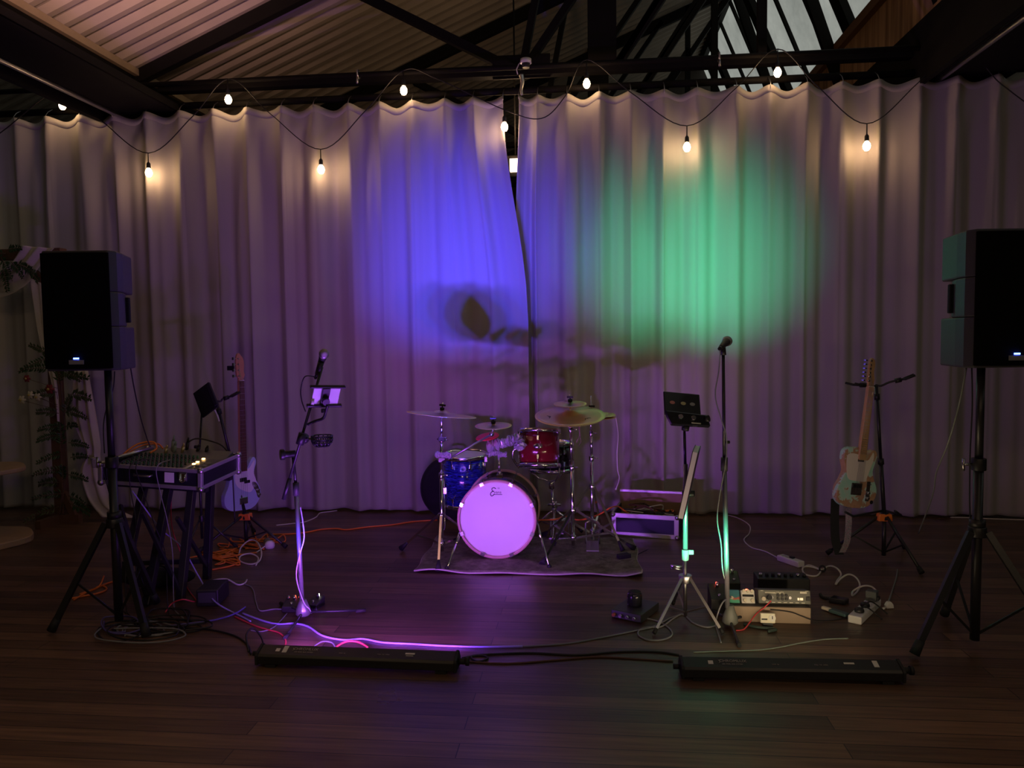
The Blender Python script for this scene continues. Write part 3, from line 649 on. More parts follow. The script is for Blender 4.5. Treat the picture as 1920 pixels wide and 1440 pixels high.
# right stand with the worn guitar
GS = fp(1641, 1040); GS = GS + NV*(-.12)
def guitar_stand(B, top, hub_z, r, a0, label, yokes, lean):
    t = thing('guitar_stand', B, label, 'guitar stand'); B = V(B); top = V(top)
    tripod(t, B, hub_z, r, a0, black_metal, .010, .03, rubber, .018, (.05, .5), .04)
    ob = MB(); ob.prism([(-.048, -.03), (.048, -.03), (.042, .02), (-.042, .02)], -.028, .028, Matrix.Translation(B+V((0, 0, hub_z))) @ frame((0, 0, 0), (1, 0, 0), (0, -1, 0)) @ Matrix.Rotation(0, 4, 'Z'))
    ob.build('orange_hub', orange_rubber, t, bevel=.006)
    MB().cyl(B+V((0, 0, .03)), B+V((0, 0, hub_z)), .014).build('lower_tube', black_metal, t)
    mid = (B+V((0, 0, hub_z))).lerp(top, .42)
    MB().cyl(B+V((0, 0, hub_z)), mid, .0135).build('pole', black_metal, t); MB().cyl(mid, top, .010).build('upper_pole', black_metal, t)
    u = (top-B-V((0, 0, hub_z))).normalized(); MB().cyl(mid-u*.02, mid+u*.02, .020).build('collar', black_plastic, t); MB().cyl(top-u*.10, top-u*.06, .018).build('release_clutch', black_plastic, t)
    for q in yokes:
        q = V(q); d = (q-top).normalized(); a_ = MB().tube(catmull([top, top+d*.03+V((0, 0, -.012)), top.lerp(q, .6), q], 4), .007).build('yoke_arm', black_metal, t)
        f_ = -NV; yk = MB()
        MB().cyl(q-d*.02, q+d*.02, .016).build('yoke_swivel', black_plastic, a_)
        for s in (-1, 1): yk.tube([q, q+d*.03+f_*.0+V((0, 0, 0)), q+d*.04+d.cross(V((0, 0, 1)))*s*.045, q+d*.10+d.cross(V((0, 0, 1)))*s*.045+V((0, 0, .012))], .008)
        yk.build('yoke_fork', rubber, a_)
    return t
topR = dp(1643, 722, GS)
guitar_stand(GS, topR, .30, .36, YAW+math.radians(-78), 'black guitar stand with orange hub and two yokes, right of the stage', [dp(1618, 722, GS, -.03), dp(1684, 713, GS, -.05)], 0)
rest = MB(); hb_ = GS+V((0, 0, .34))
tag(MB().tube([hb_, dp(1600, 968, GS, -.08), dp(1585, 960, GS, -.14)], .008).tube([hb_, dp(1690, 966, GS, -.02), dp(1678, 958, GS, -.08)], .008).build('body_rest', black_metal, bpy.data.objects['guitar_stand']), 'padded rest arms')
o = dp(1594, 950, GS, -.16); upv = (dp(1605, 680, GS, -.02)-o).normalized()
guitar(face_frame(o, math.radians(18), up=upv), o, 'electric_guitar', 'worn pale green single cutaway electric guitar with a maple neck, on the right stand', 'tele')
# its strap
def strap(name, pts, wd, mats, label, th=.003):
    P = catmull(pts, 6); vs = []; fs = []
    for i, p in enumerate(P):
        t_ = (P[min(i+1, len(P)-1)]-P[max(0, i-1)]).normalized(); s_ = V((math.cos(YAW), math.sin(YAW), 0)); nn_ = t_.cross(s_).normalized()
        for sx, sn_ in ((-1, -1), (1, -1), (1, 1), (-1, 1)): vs.append(p+s_*sx*wd/2+nn_*sn_*th/2)
    for i in range(len(P)-1):
        for k in range(4): a_ = i*4+k; b_ = i*4+(k+1) % 4; fs.append((a_, b_, b_+4, a_+4))
    fs += [(0, 1, 2, 3), tuple(len(vs)-4+k for k in (3, 2, 1, 0))]
    m = MB(); m.add(vs, fs, False); return tag(m.build(name, mats), label, 'strap')
pat = mat('patterned_strap_cloth', (.2, .25, .22), .8); N, L = nodes(pat); mp = mapping(pat.node_tree, (30, 30, 22)); vo = N.new('ShaderNodeTexVoronoi'); L.new(mp.outputs[0], vo.inputs['Vector'])
rr = ramp(pat.node_tree, [(.2, (.05, .12, .09)), (.45, (.45, .44, .40)), (.7, (.35, .22, .24))]); L.new(vo.outputs['Distance'], rr.inputs[0]); L.new(rr.outputs[0], N['Principled BSDF'].inputs['Base Color'])
strap('guitar_strap', [dp(1591, 948, GS, -.06), dp(1591, 985, GS, -.08), dp(1588, 1015, GS, -.10), dp(1579, 1036, GS, -.12)], .042, pat, 'patterned pale guitar strap hanging below the worn guitar')
strap('leather_strap', [dp(1566, 935, GS, -.04), dp(1565, 980, GS, -.06), dp(1567, 1015, GS, -.09), dp(1574, 1040, GS, -.12)], .058, mat('black_leather', (.012, .014, .013), .5), 'wide black leather strap hanging below the left edge of the worn guitar')
# left stand with the bass
BS = fp(462, 1022) + NV*.0
topL = dp(406, 752, BS, -.05)
guitar_stand(BS, topL, .225, .36, YAW+math.radians(100), 'black guitar stand with orange hub, leaning pole, holding the bass', [dp(424, 746, BS, -.02)], 0)
o = dp(450, 956, BS, .02); upv = (dp(428, 690, BS, .08)-o).normalized()
guitar(face_frame(o, math.radians(58), up=upv), o, 'bass_guitar', 'pale blue bass guitar with white pickguard hanging on the left stand', 'bass')
c = dp(435, 690, BS, .06); tn = thing('clip_tuner', c, 'small black clip-on tuner on the bass headstock', 'tuner')
MB(Matrix.Translation(c)).box((.0, -.02, 0), (.055, .016, .035)).build('tuner_body', black_plastic, tn, bevel=.004); MB().cyl(c, c+V((-.03, .02, -.01)), .007).build('clip', black_plastic, tn)
# slim stand with a dark tablet behind the mixer
TB = fp(380, 1035); ts = thing('tablet_stand', TB, 'thin black tablet stand standing behind the flight case', 'stand')
tripod(ts, TB, .25, .24, .4, black_metal, .007, .02, rubber, .012)
tp = dp(379, 765, TB); MB().cyl(TB+V((0, 0, .1)), TB+V((0, 0, .7)), .010).build('pole', black_metal, ts); MB().cyl(TB+V((0, 0, .7)), tp, .007).build('upper_pole', black_metal, ts)
MB().cyl(V((TB.x-.03, TB.y, .78)), V((TB.x+.0, TB.y, .78)), .012).build('locking_knob', black_plastic, ts); MB().ball(tp, .017).build('ball_joint', black_plastic, ts)
c = dp(386, 750, TB, -.02); d = (dp(402, 774, TB)-dp(370, 730, TB)).normalized(); T = frame(c, d, (-.25, -.9, .3))
tt = thing('tablet', c, 'dark tablet seen at an angle on the thin stand behind the mixer', 'tablet'); MB(T).box((0, 0, 0), (.22, .15, .016)).build('tablet_body', black_plastic, tt, bevel=.004); MB(T).box((-.0, .07, .01), (.20, .03, .02)).build('holder_clamp', rubber, tt, bevel=.004)
cc = [dp(402, 768, TB, -.04), dp(407, 778, TB, -.04), dp(411, 790, TB, -.04)]
tag(MB().tube(catmull(cc, 4), .006).build('charging_cable', white_cable), 'short white cable plugged into the dark tablet', 'cable')

# ================================================================== DRUM KIT
lugm = chrome
def drum(F, r, h, label, shell, head_top, head_bot, hoop, nl, name, cat='drum', claws=False, root_loc=None, hoop_h=.018):
    t = thing(name, root_loc if root_loc is not None else F.translation, label, cat)
    MB(F).lathe([(r, .002), (r, h-.002)], 48, caps=True).build('shell', shell, t)
    for z0, hm, nm in ((0, head_bot, 'resonant_head'), (h, head_top, 'batter_head')):
        s = -1 if z0 == 0 else 1
        MB(F).lathe([(r+.003, z0-s*.004), (r+.003, z0+s*.002), (r-.010, z0+s*.006), (.001, z0+s*.006)], 48, caps=False).build(nm, hm, t)
        hz = sorted((z0-s*.012, z0+s*(hoop_h if not claws else .022)))
        ho = .019 if claws else .012
        MB(F).lathe([(r+.004, hz[0]), (r+ho, hz[0]), (r+ho, hz[1]), (r+.006, hz[1]), (r+.004, hz[1]), (r+.004, hz[0])], 48, caps=False).build('hoop', hoop, t)
    for k in range(nl):
        a = 2*PI*(k+.5)/nl; T = F @ Rz(a)
        if claws:
            for z0, s in ((0, 1), (h, -1)):
                c = MB(T); c.box((r+.015, 0, z0+s*(-.012)), (.012, .030, .026)).box((r+.006, 0, z0-s*.025), (.024, .030, .006)); c.cyl((r+.018, 0, z0), (r+.018, 0, z0+s*.09), .0035, n=8); c.box((r+.012, 0, z0+s*.09), (.02, .014, .030)); c.build('claw_hook', lugm, t, bevel=.002)
        else:
            c = MB(T); c.box((r+.008, 0, h-.055), (.018, .014, .034)); c.cyl((r+.012, 0, h-.05), (r+.012, 0, h+.012), .003, n=8); c.box((r+.008, 0, .055), (.018, .014, .034)); c.cyl((r+.012, 0, -.012), (r+.012, 0, .05), .003, n=8); c.build('lug', lugm, t, bevel=.003)
    return t
# rug
rc = [fp(777, 1074), fp(1203, 1084), fp(1188, 1012), fp(822, 1008)]
rug_m = mat('worn_grey_rug', (.20, .17, .14), .95); N, L = nodes(rug_m); mp = mapping(rug_m.node_tree, (1, 1, 1)); nn = N.new('ShaderNodeTexNoise'); nn.inputs['Scale'].default_value = 9; nn.inputs['Detail'].default_value = 10; nn.inputs['Roughness'].default_value = .8
L.new(mp.outputs[0], nn.inputs['Vector']); rr = ramp(rug_m.node_tree, [(.35, (.09, .07, .055)), (.5, (.20, .17, .13)), (.65, (.33, .29, .24))]); L.new(nn.outputs['Fac'], rr.inputs[0]); L.new(rr.outputs[0], N['Principled BSDF'].inputs['Base Color'])
nx, ny = 48, 16; vs = []
for j in range(ny+1):
    for i in range(nx+1):
        u, v = i/nx, j/ny; p = rc[0].lerp(rc[1], u).lerp(rc[3].lerp(rc[2], u), v)
        z = .010+.003*math.sin(u*21+v*5)*math.sin(v*9+1) + (.012*max(0, math.sin(u*9.3+.7))**3 if j == 0 else 0) + (.025*max(0, u-.93)/.07 if j < 2 else 0)
        vs.append((p.x+.01*math.sin(v*12)*(i in (0, nx)), p.y+.008*math.sin(u*17)*(j in (0, ny)), z))
m = MB(); m.add(vs, [(j*(nx+1)+i, j*(nx+1)+i+1, (j+1)*(nx+1)+i+1, (j+1)*(nx+1)+i) for j in range(ny) for i in range(nx)], True)
rug = m.build('rug', rug_m); tag(rug, 'worn grey brown rug with a pale border under the drum kit', 'rug'); so = rug.modifiers.new('thick', 'SOLIDIFY'); so.thickness = .006; so.offset = -1
edge = [vs[i] for i in range(nx+1)]; edge2 = [vs[j*(nx+1)+nx] for j in range(ny+1)]; edge3 = [vs[j*(nx+1)] for j in range(ny+1)]
for e_ in (edge, edge2, edge3):
    MB().tube([V(p)+V((0, 0, .001)) for p in e_], .0055, 6).build('bound_edge', mat('pale_rug_binding', (.50, .45, .41), .9), rug)
# bass drum
BD = fp(933, 1050); BR_ = .258
F = Matrix.Translation((BD.x, BD.y+.40, .290)) @ Matrix.Rotation(PI/2, 4, 'X')   # local z towards the viewer
white_head = mat('coated_white_head', (.80, .78, .78), .55, noise=.05, nscale=6)
navy = mat('black_wrapped_shell', (.02, .022, .04), .2, coat=.6)
hoopw = mat('wooden_bass_hoop', (.60, .36, .33), .35)
bd = drum(F, BR_, .40, 'bass drum with a big white front head and logo, on the rug', navy, white_head, white_head, hoopw, 8, 'bass_drum', 'drum', claws=True, root_loc=(BD.x, BD.y+.2, .01))
T = F @ Matrix.Translation((-.03, .185, .4075))
lg = MB(T); lg.tube(catmull([(.026, .028, 0), (.012, .036, 0), (-.002, .028, 0), (.002, .014, 0), (.012, .010, 0), (-.004, .006, 0), (-.012, -.010, 0), (-.006, -.022, 0), (.006, -.018, 0), (.016, -.008, 0)], 5), .0028, 6, flat=.3)
lg.text('vans', .030, Matrix.Translation((.038, .004, 0))); lg.box((.038, -.012, 0), (.062, .004, .001)); lg.text('G2', .012, Matrix.Translation((.045, .032, 0)))
lg.build('head_logo', mat('logo_ink', (.06, .03, .09), .6), bd)
for s, (pa, pb) in ((-1, ((868, 985), (838, 1068))), (1, ((1003, 968), (1030, 1065)))):
    a = dp(*pa, BD, .12); b = fp(*pb, .012); b.z = .022; sp = MB(); sp.cyl(a, b, .0075).build('spur', chrome, bd)
    MB().ball(b, .016).build('spur_foot', rubber, bd); MB().cyl(a, a.lerp(b, .45), .0105).build('spur_sleeve', chrome, bd)
c = dp(937, 900, BD, .2); MB().box(c+V((0, 0, -.01)), (.065, .075, .05)).box(c+V((0, 0, .02)), (.045, .05, .05)).build('tom_mount', mat('antique_chrome', (.55, .48, .40), .25, 1.0), bd, bevel=.004)
pt = dp(935, 850, BD, .2); MB().cyl(c, pt, .009).build('mount_post', chrome, bd); MB().ball(c+V((0, 0, .05)), .017).build('wing_bolt', chrome, bd)
# floor tom
FT = fp(874, 1003); pearl = mat('blue_oyster_wrap', (.02, .03, .4), .16, coat=.8); N, L = nodes(pearl)
mp = mapping(pearl.node_tree, (3, 3, 26)); nn = N.new('ShaderNodeTexNoise'); nn.inputs['Scale'].default_value = 3; nn.inputs['Detail'].default_value = 6; nn.inputs['Distortion'].default_value = 2.5; L.new(mp.outputs[0], nn.inputs['Vector'])
rr = ramp(pearl.node_tree, [(.38, (.004, .006, .05)), (.5, (.012, .02, .22)), (.62, (.03, .05, .50))]); L.new(nn.outputs['Fac'], rr.inputs[0]); L.new(rr.outputs[0], N['Principled BSDF'].inputs['Base Color'])
zb = dp(874, 942, FT).z
F = Matrix.Translation((FT.x, FT.y, zb)) @ Matrix.Rotation(.05, 4, 'X')
ft = drum(F, .170, .375, 'blue oyster wrapped floor tom with a white head behind the bass drum', pearl, white_head, white_head, chrome, 8, 'floor_tom', root_loc=(FT.x, FT.y, 0))
for k in range(3):
    a = k*2*PI/3+3.9; d = V((math.cos(a), math.sin(a), 0)); c = V((FT.x, FT.y, 0))+d*.195
    MB().tube([c+V((0, 0, zb+.20)), c+V((0, 0, .09)), c+d*.03+V((0, 0, .05)), c+d*.03+V((0, 0, .012))], .0055).build('leg', chrome, ft)
    MB().cyl(c+d*.03+V((0, 0, 0)), c+d*.03+V((0, 0, .03)), .011).build('leg_rubber', rubber, ft); MB().box(c+V((0, 0, zb+.12))-d*.008, (.03, .03, .05)).build('leg_bracket', chrome, ft, bevel=.003)
# soft round bag behind it
c = fp(838, 990)+NV*.02; bg = thing('cymbal_bag', c, 'round black cymbal bag standing on edge behind the floor tom', 'bag')
T = Matrix.Translation((c.x, c.y+.28, .275)) @ Rz(.1) @ Matrix.Rotation(PI/2-.12, 4, 'X')
MB(T).lathe([(.001, -.045), (.22, -.045), (.262, -.03), (.268, 0), (.262, .03), (.22, .045), (.001, .045)], 40, caps=False).build('bag_body', mat('black_bag_cloth', (.012, .011, .014), .9), bg)
MB(T).tube([(.27*math.cos(a*PI/24), .27*math.sin(a*PI/24), .0) for a in range(48)], .006, 6, True).build('piping', rubber, bg)
MB(T).tube(catmull([(-.06, .262, .02), (-.04, .30, .02), (.04, .30, .02), (.06, .262, .02)], 5), .009).build('carry_handle', rubber, bg)
# red rack tom
RT = CL+NV*5.60; c = dp(1011, 872, RT); red = mat('wine_red_lacquer', (.15, .008, .012), .16, coat=.7)
F = Matrix.Translation(c) @ Matrix.Rotation(-.20, 4, 'X')
rt = drum(F, .148, .245, 'glossy wine red rack tom with an oval chrome badge', red, white_head, mat('clear_head', (.45, .42, .5), .2), chrome, 6, 'rack_tom')
T = F @ frame((0, -.1485, .13), (1, 0, 0), (0, -1, 0))
b_ = MB(T).lathe([(.001, .004), (.031, .003), (.033, 0)], 24, Matrix.Diagonal((1, .62, 1, 1)), caps=False).build('badge', chrome, rt)
m = MB(T); m.text('DRUMS', .012, Matrix.Translation((0, 0, .005))); m.build('badge_text', rubber, b_)
MB(F).tube(catmull([(-.16, -.03, .12), (-.19, -.02, .10), (-.19, .0, .04), (-.15, .02, -.02)], 5), .008).build('suspension_arm', chrome, rt)
# black drum on a basket stand
SN = fp(1040, 1006); c = dp(1034, 880, SN); F = Matrix.Translation(c) @ Matrix.Rotation(-.06, 4, 'X')
sd = drum(F, .163, .20, 'black drum with chrome lugs partly hidden behind the red rack tom', mat('black_lacquer', (.01, .01, .012), .15, coat=.7), white_head, white_head, chrome, 10, 'snare_drum')
ss = thing('snare_stand', SN, 'chrome basket stand under the black drum', 'stand')
tripod(ss, SN, .20, .24, .5, chrome, .008, .02, rubber, .013, (.08, .5), .03)
hz = c.z-.10; MB().cyl(SN+V((0, 0, .06)), (c.x, c.y, hz), .0105).build('pole', chrome, ss)
for k in range(3):
    a = k*2*PI/3+.9; d = V((math.cos(a), math.sin(a), 0)); q = V((c.x, c.y, hz)); MB().tube([q, q+d*.10+V((0, 0, .03)), q+d*.178+V((0, 0, .085)), q+d*.182+V((0, 0, .14))], .007).build('basket_arm', chrome, ss)
MB().cyl((c.x, c.y, hz-.05), (c.x, c.y, hz+.02), .022).build('ball_tilter', chrome, ss); MB().cyl(SN+V((-.05, 0, .25)), SN+V((.05, 0, .25)), .010).build('wing_nut', chrome, ss); MB().cyl(SN+V((0, 0, .23)), SN+V((0, 0, .28)), .02).build('clamp_ring', chrome, ss)
# pedal behind the bass drum
c = fp(1062, 1012); kp = thing('kick_pedal', c, 'chrome kick pedal on the rug right of the bass drum', 'pedal')
MB().box(c+V((-.05, .0, .02)), (.16, .10, .012)).build('base_plate', steel, kp); MB().tube([c+V((-.12, 0, .03)), c+V((-.12, 0, .16)), c+V((.02, 0, .16)), c+V((.02, 0, .03))], .008).build('pedal_frame', chrome, kp)
MB().box(c+V((-.05, .1, .05)), (.06, .22, .01), None).build('footboard', steel, kp); MB().cyl(c+V((-.14, .0, .15)), c+V((.04, 0, .15)), .009).build('axle', chrome, kp)
# cymbals and stands
def cymbal(c, r, n, label, name='cymbal', m=brass, bell=.24, cup=True, logo=False, rot=0):
    t = thing(name, c, label, 'cymbal'); T = frame(c, (1, 0, 0), n) @ Rz(rot); h = r*.14
    prof = [(.004, h), (r*bell*.35, h*.97), (r*bell*.7, h*.78), (r*bell, h*.48), (r*(bell+.05), h*.40), (r*.6, h*.24), (r*.85, h*.09), (r, 0)]
    MB(T).lathe(prof+[(q, z-.0018) for q, z in prof[::-1]], 72, caps=False).build('disc', m, t)
    if cup:
        MB(T).cyl((0, 0, h), (0, 0, h+.016), .016).build('felt', rubber, t); MB(T).cyl((0, 0, h+.016), (0, 0, h+.05), .0045).build('threaded_rod', chrome, t)
        MB(T).box((0, 0, h+.032), (.045, .010, .014)).build('wing_nut', chrome if logo else black_plastic, t, bevel=.002)
    if logo:
        g = MB(T)
        for a, q in ((3.5, .62), (5.6, .62)):
            c_ = V((math.cos(a), math.sin(a), 0))*r*q; L_ = Matrix.Translation(c_+V((0, 0, h*.235))) @ Rz(a+PI/2); g.tube([L_ @ V(p) for p in ((-.03, -.008, .0), (-.005, .012, .001), (.0, -.008, .001), (.01, .006, .001), (.03, -.010, .0))], .0025, 4, flat=.4)
        g.build('printed_logo', mat('logo_ink', (.06, .03, .09), .6), t)
    return t
def cym_stand(B, top, r, a0, label, name='cymbal_stand', rb=.016, hub=.30):
    t = thing(name, B, label, 'stand'); B = V(B)
    for k in range(3):
        a = a0+k*2*PI/3; d = V((math.cos(a), math.sin(a), 0)); p0 = B+d*.025+V((0, 0, hub)); p1 = B+d*r+V((0, 0, .02)); q0 = B+d*.022+V((0, 0, .10)); q1 = p0.lerp(p1, .58)
        lg = MB(); bar(lg, p0, p1, .016, .008); lo = lg.build('leg', chrome, t); bar(MB(), q0, q1, .014, .007).build('brace', chrome, t)
        u = (p1-p0).normalized(); MB().cyl(p1-u*.075, p1, .009, rb).build('rubber_foot', rubber, lo)
    for z in (hub, .10): MB().cyl(B+V((0, 0, z-.018)), B+V((0, 0, z+.018)), .022).build('collar', chrome, t, bevel=.003)
    u = (V(top)-B-V((0, 0, hub))); p1 = B+V((0, 0, hub))+u*.42; p2 = B+V((0, 0, hub))+u*.78
    MB().cyl(B+V((0, 0, .045)), p1, .0135).build('lower_tube', chrome, t); MB().cyl(p1, p2, .0105).build('middle_tube', chrome, t); MB().cyl(p2, top, .0075).build('upper_rod', chrome, t)
    for p, w_ in ((p1, .019), (p2, .016)):
        MB().cyl(p-V((0, 0, .025)), p+V((0, 0, .012)), w_).build('collar', chrome, t, bevel=.003); MB().cyl(p+V((w_, 0, -.005)), p+V((w_+.028, -.01, -.005)), .005).build('wing_nut', chrome, t)
    return t
CA = fp(829, 1045); ct = dp(828, 782, CA)
cs = cym_stand(CA, ct, .36, YAW-PI/2+.02, 'chrome cymbal stand with a black rubber foot, left of the bass drum', rb=.022)
cymbal(dp(828, 779, CA)+V((0, 0, .006)), .245, (.10, .055, 1), 'large crash cymbal tilted on the left stand, seen almost edge-on')
for y, w_ in ((862, .05), (823, .045)):
    p = dp(829, y, CA); b = MB(); b.box(p, (w_, .04, .035)); b.cyl(p+V((-.035, -.01, .0)), p+V((.035, -.01, .01)), .006); b.build('clamp', chrome, cs, bevel=.004)
arm0 = dp(828, 868, CA, -.03); arm1 = dp(922, 814, CA, -.02)
MB().cyl(arm0, arm1, .0075).build('boom_arm', steel, cs)
MB().cyl(arm1, dp(926, 800, CA, -.02), .006).ball(arm1, .018).build('boom_tilter', chrome, cs)
c = dp(837, 853, CA, -.06)
def crumple(pts, rr_, name, label, seed, catg='wrap'):
    rnd = random.Random(seed); P = catmull(pts, 7); m = MB(); m.tube(P, [rr_*(.75+.5*rnd.random()) for _ in P], 9)
    m.v = [p+V((rnd.uniform(-1, 1), rnd.uniform(-1, 1), rnd.uniform(-1, 1)))*rr_*.28 for p in m.v]; m.sm = [False]*len(m.sm)
    return tag(m.build(name, mat('crumpled_plastic', (.50, .49, .58), .18, .35)), label, catg)
crumple([dp(817, 852, CA, -.05), dp(830, 853, CA, -.06), dp(846, 854, CA, -.06)], .020, 'plastic_wrap', 'small crumpled plastic wrap around the left cymbal stand clamp', 3)
BDm = V((BD.x, BD.y+.2, 0))
crumple([dp(914, 838, BDm), dp(930, 834, BDm), dp(945, 830, BDm), dp(958, 826, BDm), dp(968, 824, BDm), dp(974, 828, BDm), dp(976, 842, BDm)], .034, 'plastic_wrap', 'largest crumpled silvery plastic wrap between splash cymbal and rack tom', 5)
crumple([dp(914, 852, BDm), dp(928, 850, BDm), dp(942, 852, BDm), dp(950, 853, BDm)], .019, 'plastic_wrap', 'narrow crumpled plastic wrap just below the large silvery one', 8)
c = dp(911, 861, BDm, -.03); dk = thing('drum_key', c, 'small pink lit metal tag hanging below the plastic wraps', 'metal tag'); MB(Matrix.Translation(c)).box((0, 0, 0), (.022, .008, .042)).build('tag_plate', chrome, dk, bevel=.003); MB().tube([c+V((0, 0, .02)), c+V((.004, 0, .05))], .004).build('tag_stem', chrome, dk)
cymbal(dp(925, 798, CA, -.02), .128, (0.0, -.10, 1), 'small splash cymbal on a boom arm above the bass drum', logo=False)
rd = thing('red_percussion_disc', dp(914, 819, BDm), 'red plastic percussion disc below the splash cymbal', 'percussion'); T = frame(dp(914, 819, BDm), (1, 0, 0), (-.12, -.22, 1))
rm = mat('bright_red_plastic', (.80, .03, .05), .35); MB(T).lathe([(.001, .012), (.05, .012), (.082, .004), (.086, 0), (.05, -.006), (.001, -.006)], 32, caps=False).build('disc', rm, rd); MB(T).cyl((0, 0, -.006), (0, 0, -.02), .015).build('boss', rm, rd)
CB = fp(1075, 1034); rp = dp(1068, 786, CB)
cym_stand(CB, dp(1069, 760, CB), .44, YAW+math.radians(237), 'chrome stand of the large ride cymbal, right of the bass drum', rb=.024)
cymbal(dp(1069, 779, CB), .252, (0, -.21, 1), 'large bronze ride cymbal tipped towards the viewer', logo=True, cup=False)
cymbal(dp(1069, 757, CB), .118, (0, -.12, 1), 'small bronze cymbal stacked above the large ride cymbal')
HH = fp(1111, 1022); hs = cym_stand(HH, dp(1108, 782, HH), .30, YAW+math.radians(70), 'chrome hi-hat stand with a pedal frame, behind the ride cymbal', 'hi_hat_stand', rb=.018, hub=.44)
MB().tube([HH+V((-.05, -.02, .015)), HH+V((-.05, -.02, .17)), HH+V((0, -.02, .20)), HH+V((.05, -.02, .17)), HH+V((.05, -.02, .015))], .008).build('pedal_frame', chrome, hs)
MB().box(HH+V((0, -.10, .02)), (.09, .26, .01)).build('footboard', steel, hs, bevel=.002); MB().cyl(dp(1108, 785, HH), dp(1108, 742, HH), .0035).build('pull_rod', chrome, hs)
MB().tube([dp(1082, 792, HH, -.03), dp(1086, 806, HH, -.03), dp(1088, 818, HH, -.03)], .004).build('cord', mat('tan_leather', (.30, .22, .15), .7), hs)
cymbal(dp(1109, 782, HH), .178, (.02, 0, 1), 'lower hi-hat cymbal, its edge showing right of the ride cymbal', cup=False, name='hi_hat_cymbal')
cymbal(dp(1109, 777, HH)+V((0, 0, .004)), .178, (.05, -.02, 1), 'upper hi-hat cymbal with a clutch, peeping out behind the ride cymbal', cup=True, name='hi_hat_cymbal')
cp = catmull([dp(1140, 776, HH), dp(1152, 775, HH), dp(1155, 785, HH), dp(1159, 815, HH), dp(1157, 850, HH), dp(1158, 880, HH), dp(1161, 897, HH), dp(1155, 917, HH)], 6)
tag(MB().tube(cp, .0035, 6).ball(cp[-1], .008).build('dangling_string', white_cable), 'pale cord with a knotted end hanging from the hi-hat', 'string')
tan = mat('tan_leather', (.30, .22, .15), .7)
a = dp(1087, 796, CB, -.02); b = dp(1087, 818, CB, -.02)
tag(MB().tube([a, b], .004, 6).tube([b, dp(1081, 828, CB, -.02), dp(1085, 836, CB, -.02), dp(1090, 828, CB, -.02), b], .0035, 6).build('hanging_loop', tan), 'small leather loop hanging below the ride cymbal', 'loop')
for px, py, a in ((1169, 1050, .5),):
    c = fp(px, py); w_ = thing('rubber_wedge', c, 'small black rubber wedge lying on the right end of the rug', 'wedge')
    MB(Matrix.Translation((c.x, c.y, .014)) @ Rz(a)).prism([(-.045, -.02), (.045, -.03), (.045, .03), (-.045, .02)], 0, .03).build('wedge_block', rubber, w_, bevel=.004)

# ---- open flight case on the floor
a = fp(1147, 1004); b = fp(1273, 1012); ww = (b-a).length; F = frame(a, (b-a).normalized(), (0, 0, 1)); D_ = .42; H_ = .175
fc = thing('open_flight_case', F @ V((ww/2, D_/2, 0)), 'open flight case with dark blue panel and aluminium edges, full of cables', 'flight case')
nv = mat('navy_case_panel', (.012, .016, .05), .5); ply = mat('bare_plywood', (.34, .22, .12), .6, noise=.2, nscale=12)
M = MB(F); M.box((ww/2, .006, H_/2), (ww-.01, .012, H_-.01)).box((.006, D_/2, H_/2), (.012, D_, H_-.01)).box((ww-.006, D_/2, H_/2), (.012, D_, H_-.01)).box((ww/2, D_/2, .008), (ww, D_, .012)); M.build('panels', nv, fc)
MB(F).box((ww/2, D_, H_/2+.05), (ww, .012, H_+.09)).build('back_panel', ply, fc); MB(F).box((ww/2, .016, H_/2), (ww-.02, .006, H_-.02)).build('lining', ply, fc)
for z in (.018, H_-.012): MB(F).box((ww/2, 0, z), (ww, .014, .036)).build('edge_trim', alu, fc, bevel=.003)
for x in (.018, ww-.018): MB(F).box((x, -.001, H_/2), (.036, .014, H_)).build('edge_trim', alu, fc, bevel=.003)
for x in (0, ww): MB(F).box((x, D_/2, H_-.008), (.016, D_, .024)).build('edge_trim', alu, fc, bevel=.003)
MB(F).box((ww/2, D_, H_+.10), (ww+.01, .022, .022)).build('edge_trim', alu, fc, bevel=.003)
for x in (.012, ww-.012):
    for z in (.014, H_-.006): MB(F).ball((x, -.004, z), .019).build('corner_ball', steel, fc)
def cable(name, pts, r, m, label, z=None, closed=False, sub=7):
    P = [V((p.x, p.y, max(p.z, r*1.02))) for p in catmull(pts, sub, closed)]
    return tag(MB().tube(P, r, 6, closed).build(name, m), label, 'cable')
def fl_(pts, r, lift=0): return [fp(x, y, r+lift) for x, y in pts]
rnd = random.Random(4)
for i, (mm, lb) in enumerate(((orange_rubber, 'orange'), (warm_black, 'black'), (white_cable, 'white'), (warm_black, 'long black'), (mat('brown_cable', (.10, .04, .02), .6), 'brown'))):
    P = [F @ V((.05+(ww-.1)*rnd.random(), .06+(D_-.12)*rnd.random(), H_-.06+.05*rnd.random()+.012*i)) for _ in range(9)]
    tag(MB().tube(catmull(P, 6), .0055, 6).build('coiled_cable', mm), '%s cable lying coiled in the open flight case' % lb, 'cable')
cable('extension_cable', [dp(1000, 975, HH, .1), dp(1040, 974, HH, .05), dp(1060, 968, HH, .2), dp(1085, 975, HH, .2), dp(1115, 968, HH, .1), dp(1132, 960, HH, .05), dp(1145, 952, HH, .0), dp(1160, 950, a), dp(1178, 962, a, .05), dp(1200, 965, a, .1), dp(1235, 967, a, .1)], .006, orange_rubber, 'orange cord rising behind the drums into the open flight case')
cable('extension_cable', fl_([(500, 1002), (545, 1001), (575, 998), (600, 993), (630, 991), (650, 993), (690, 988), (735, 984), (775, 978), (820, 975)], .006), .006, orange_rubber, 'orange cord snaking over the floor from the bass stand to the drums')

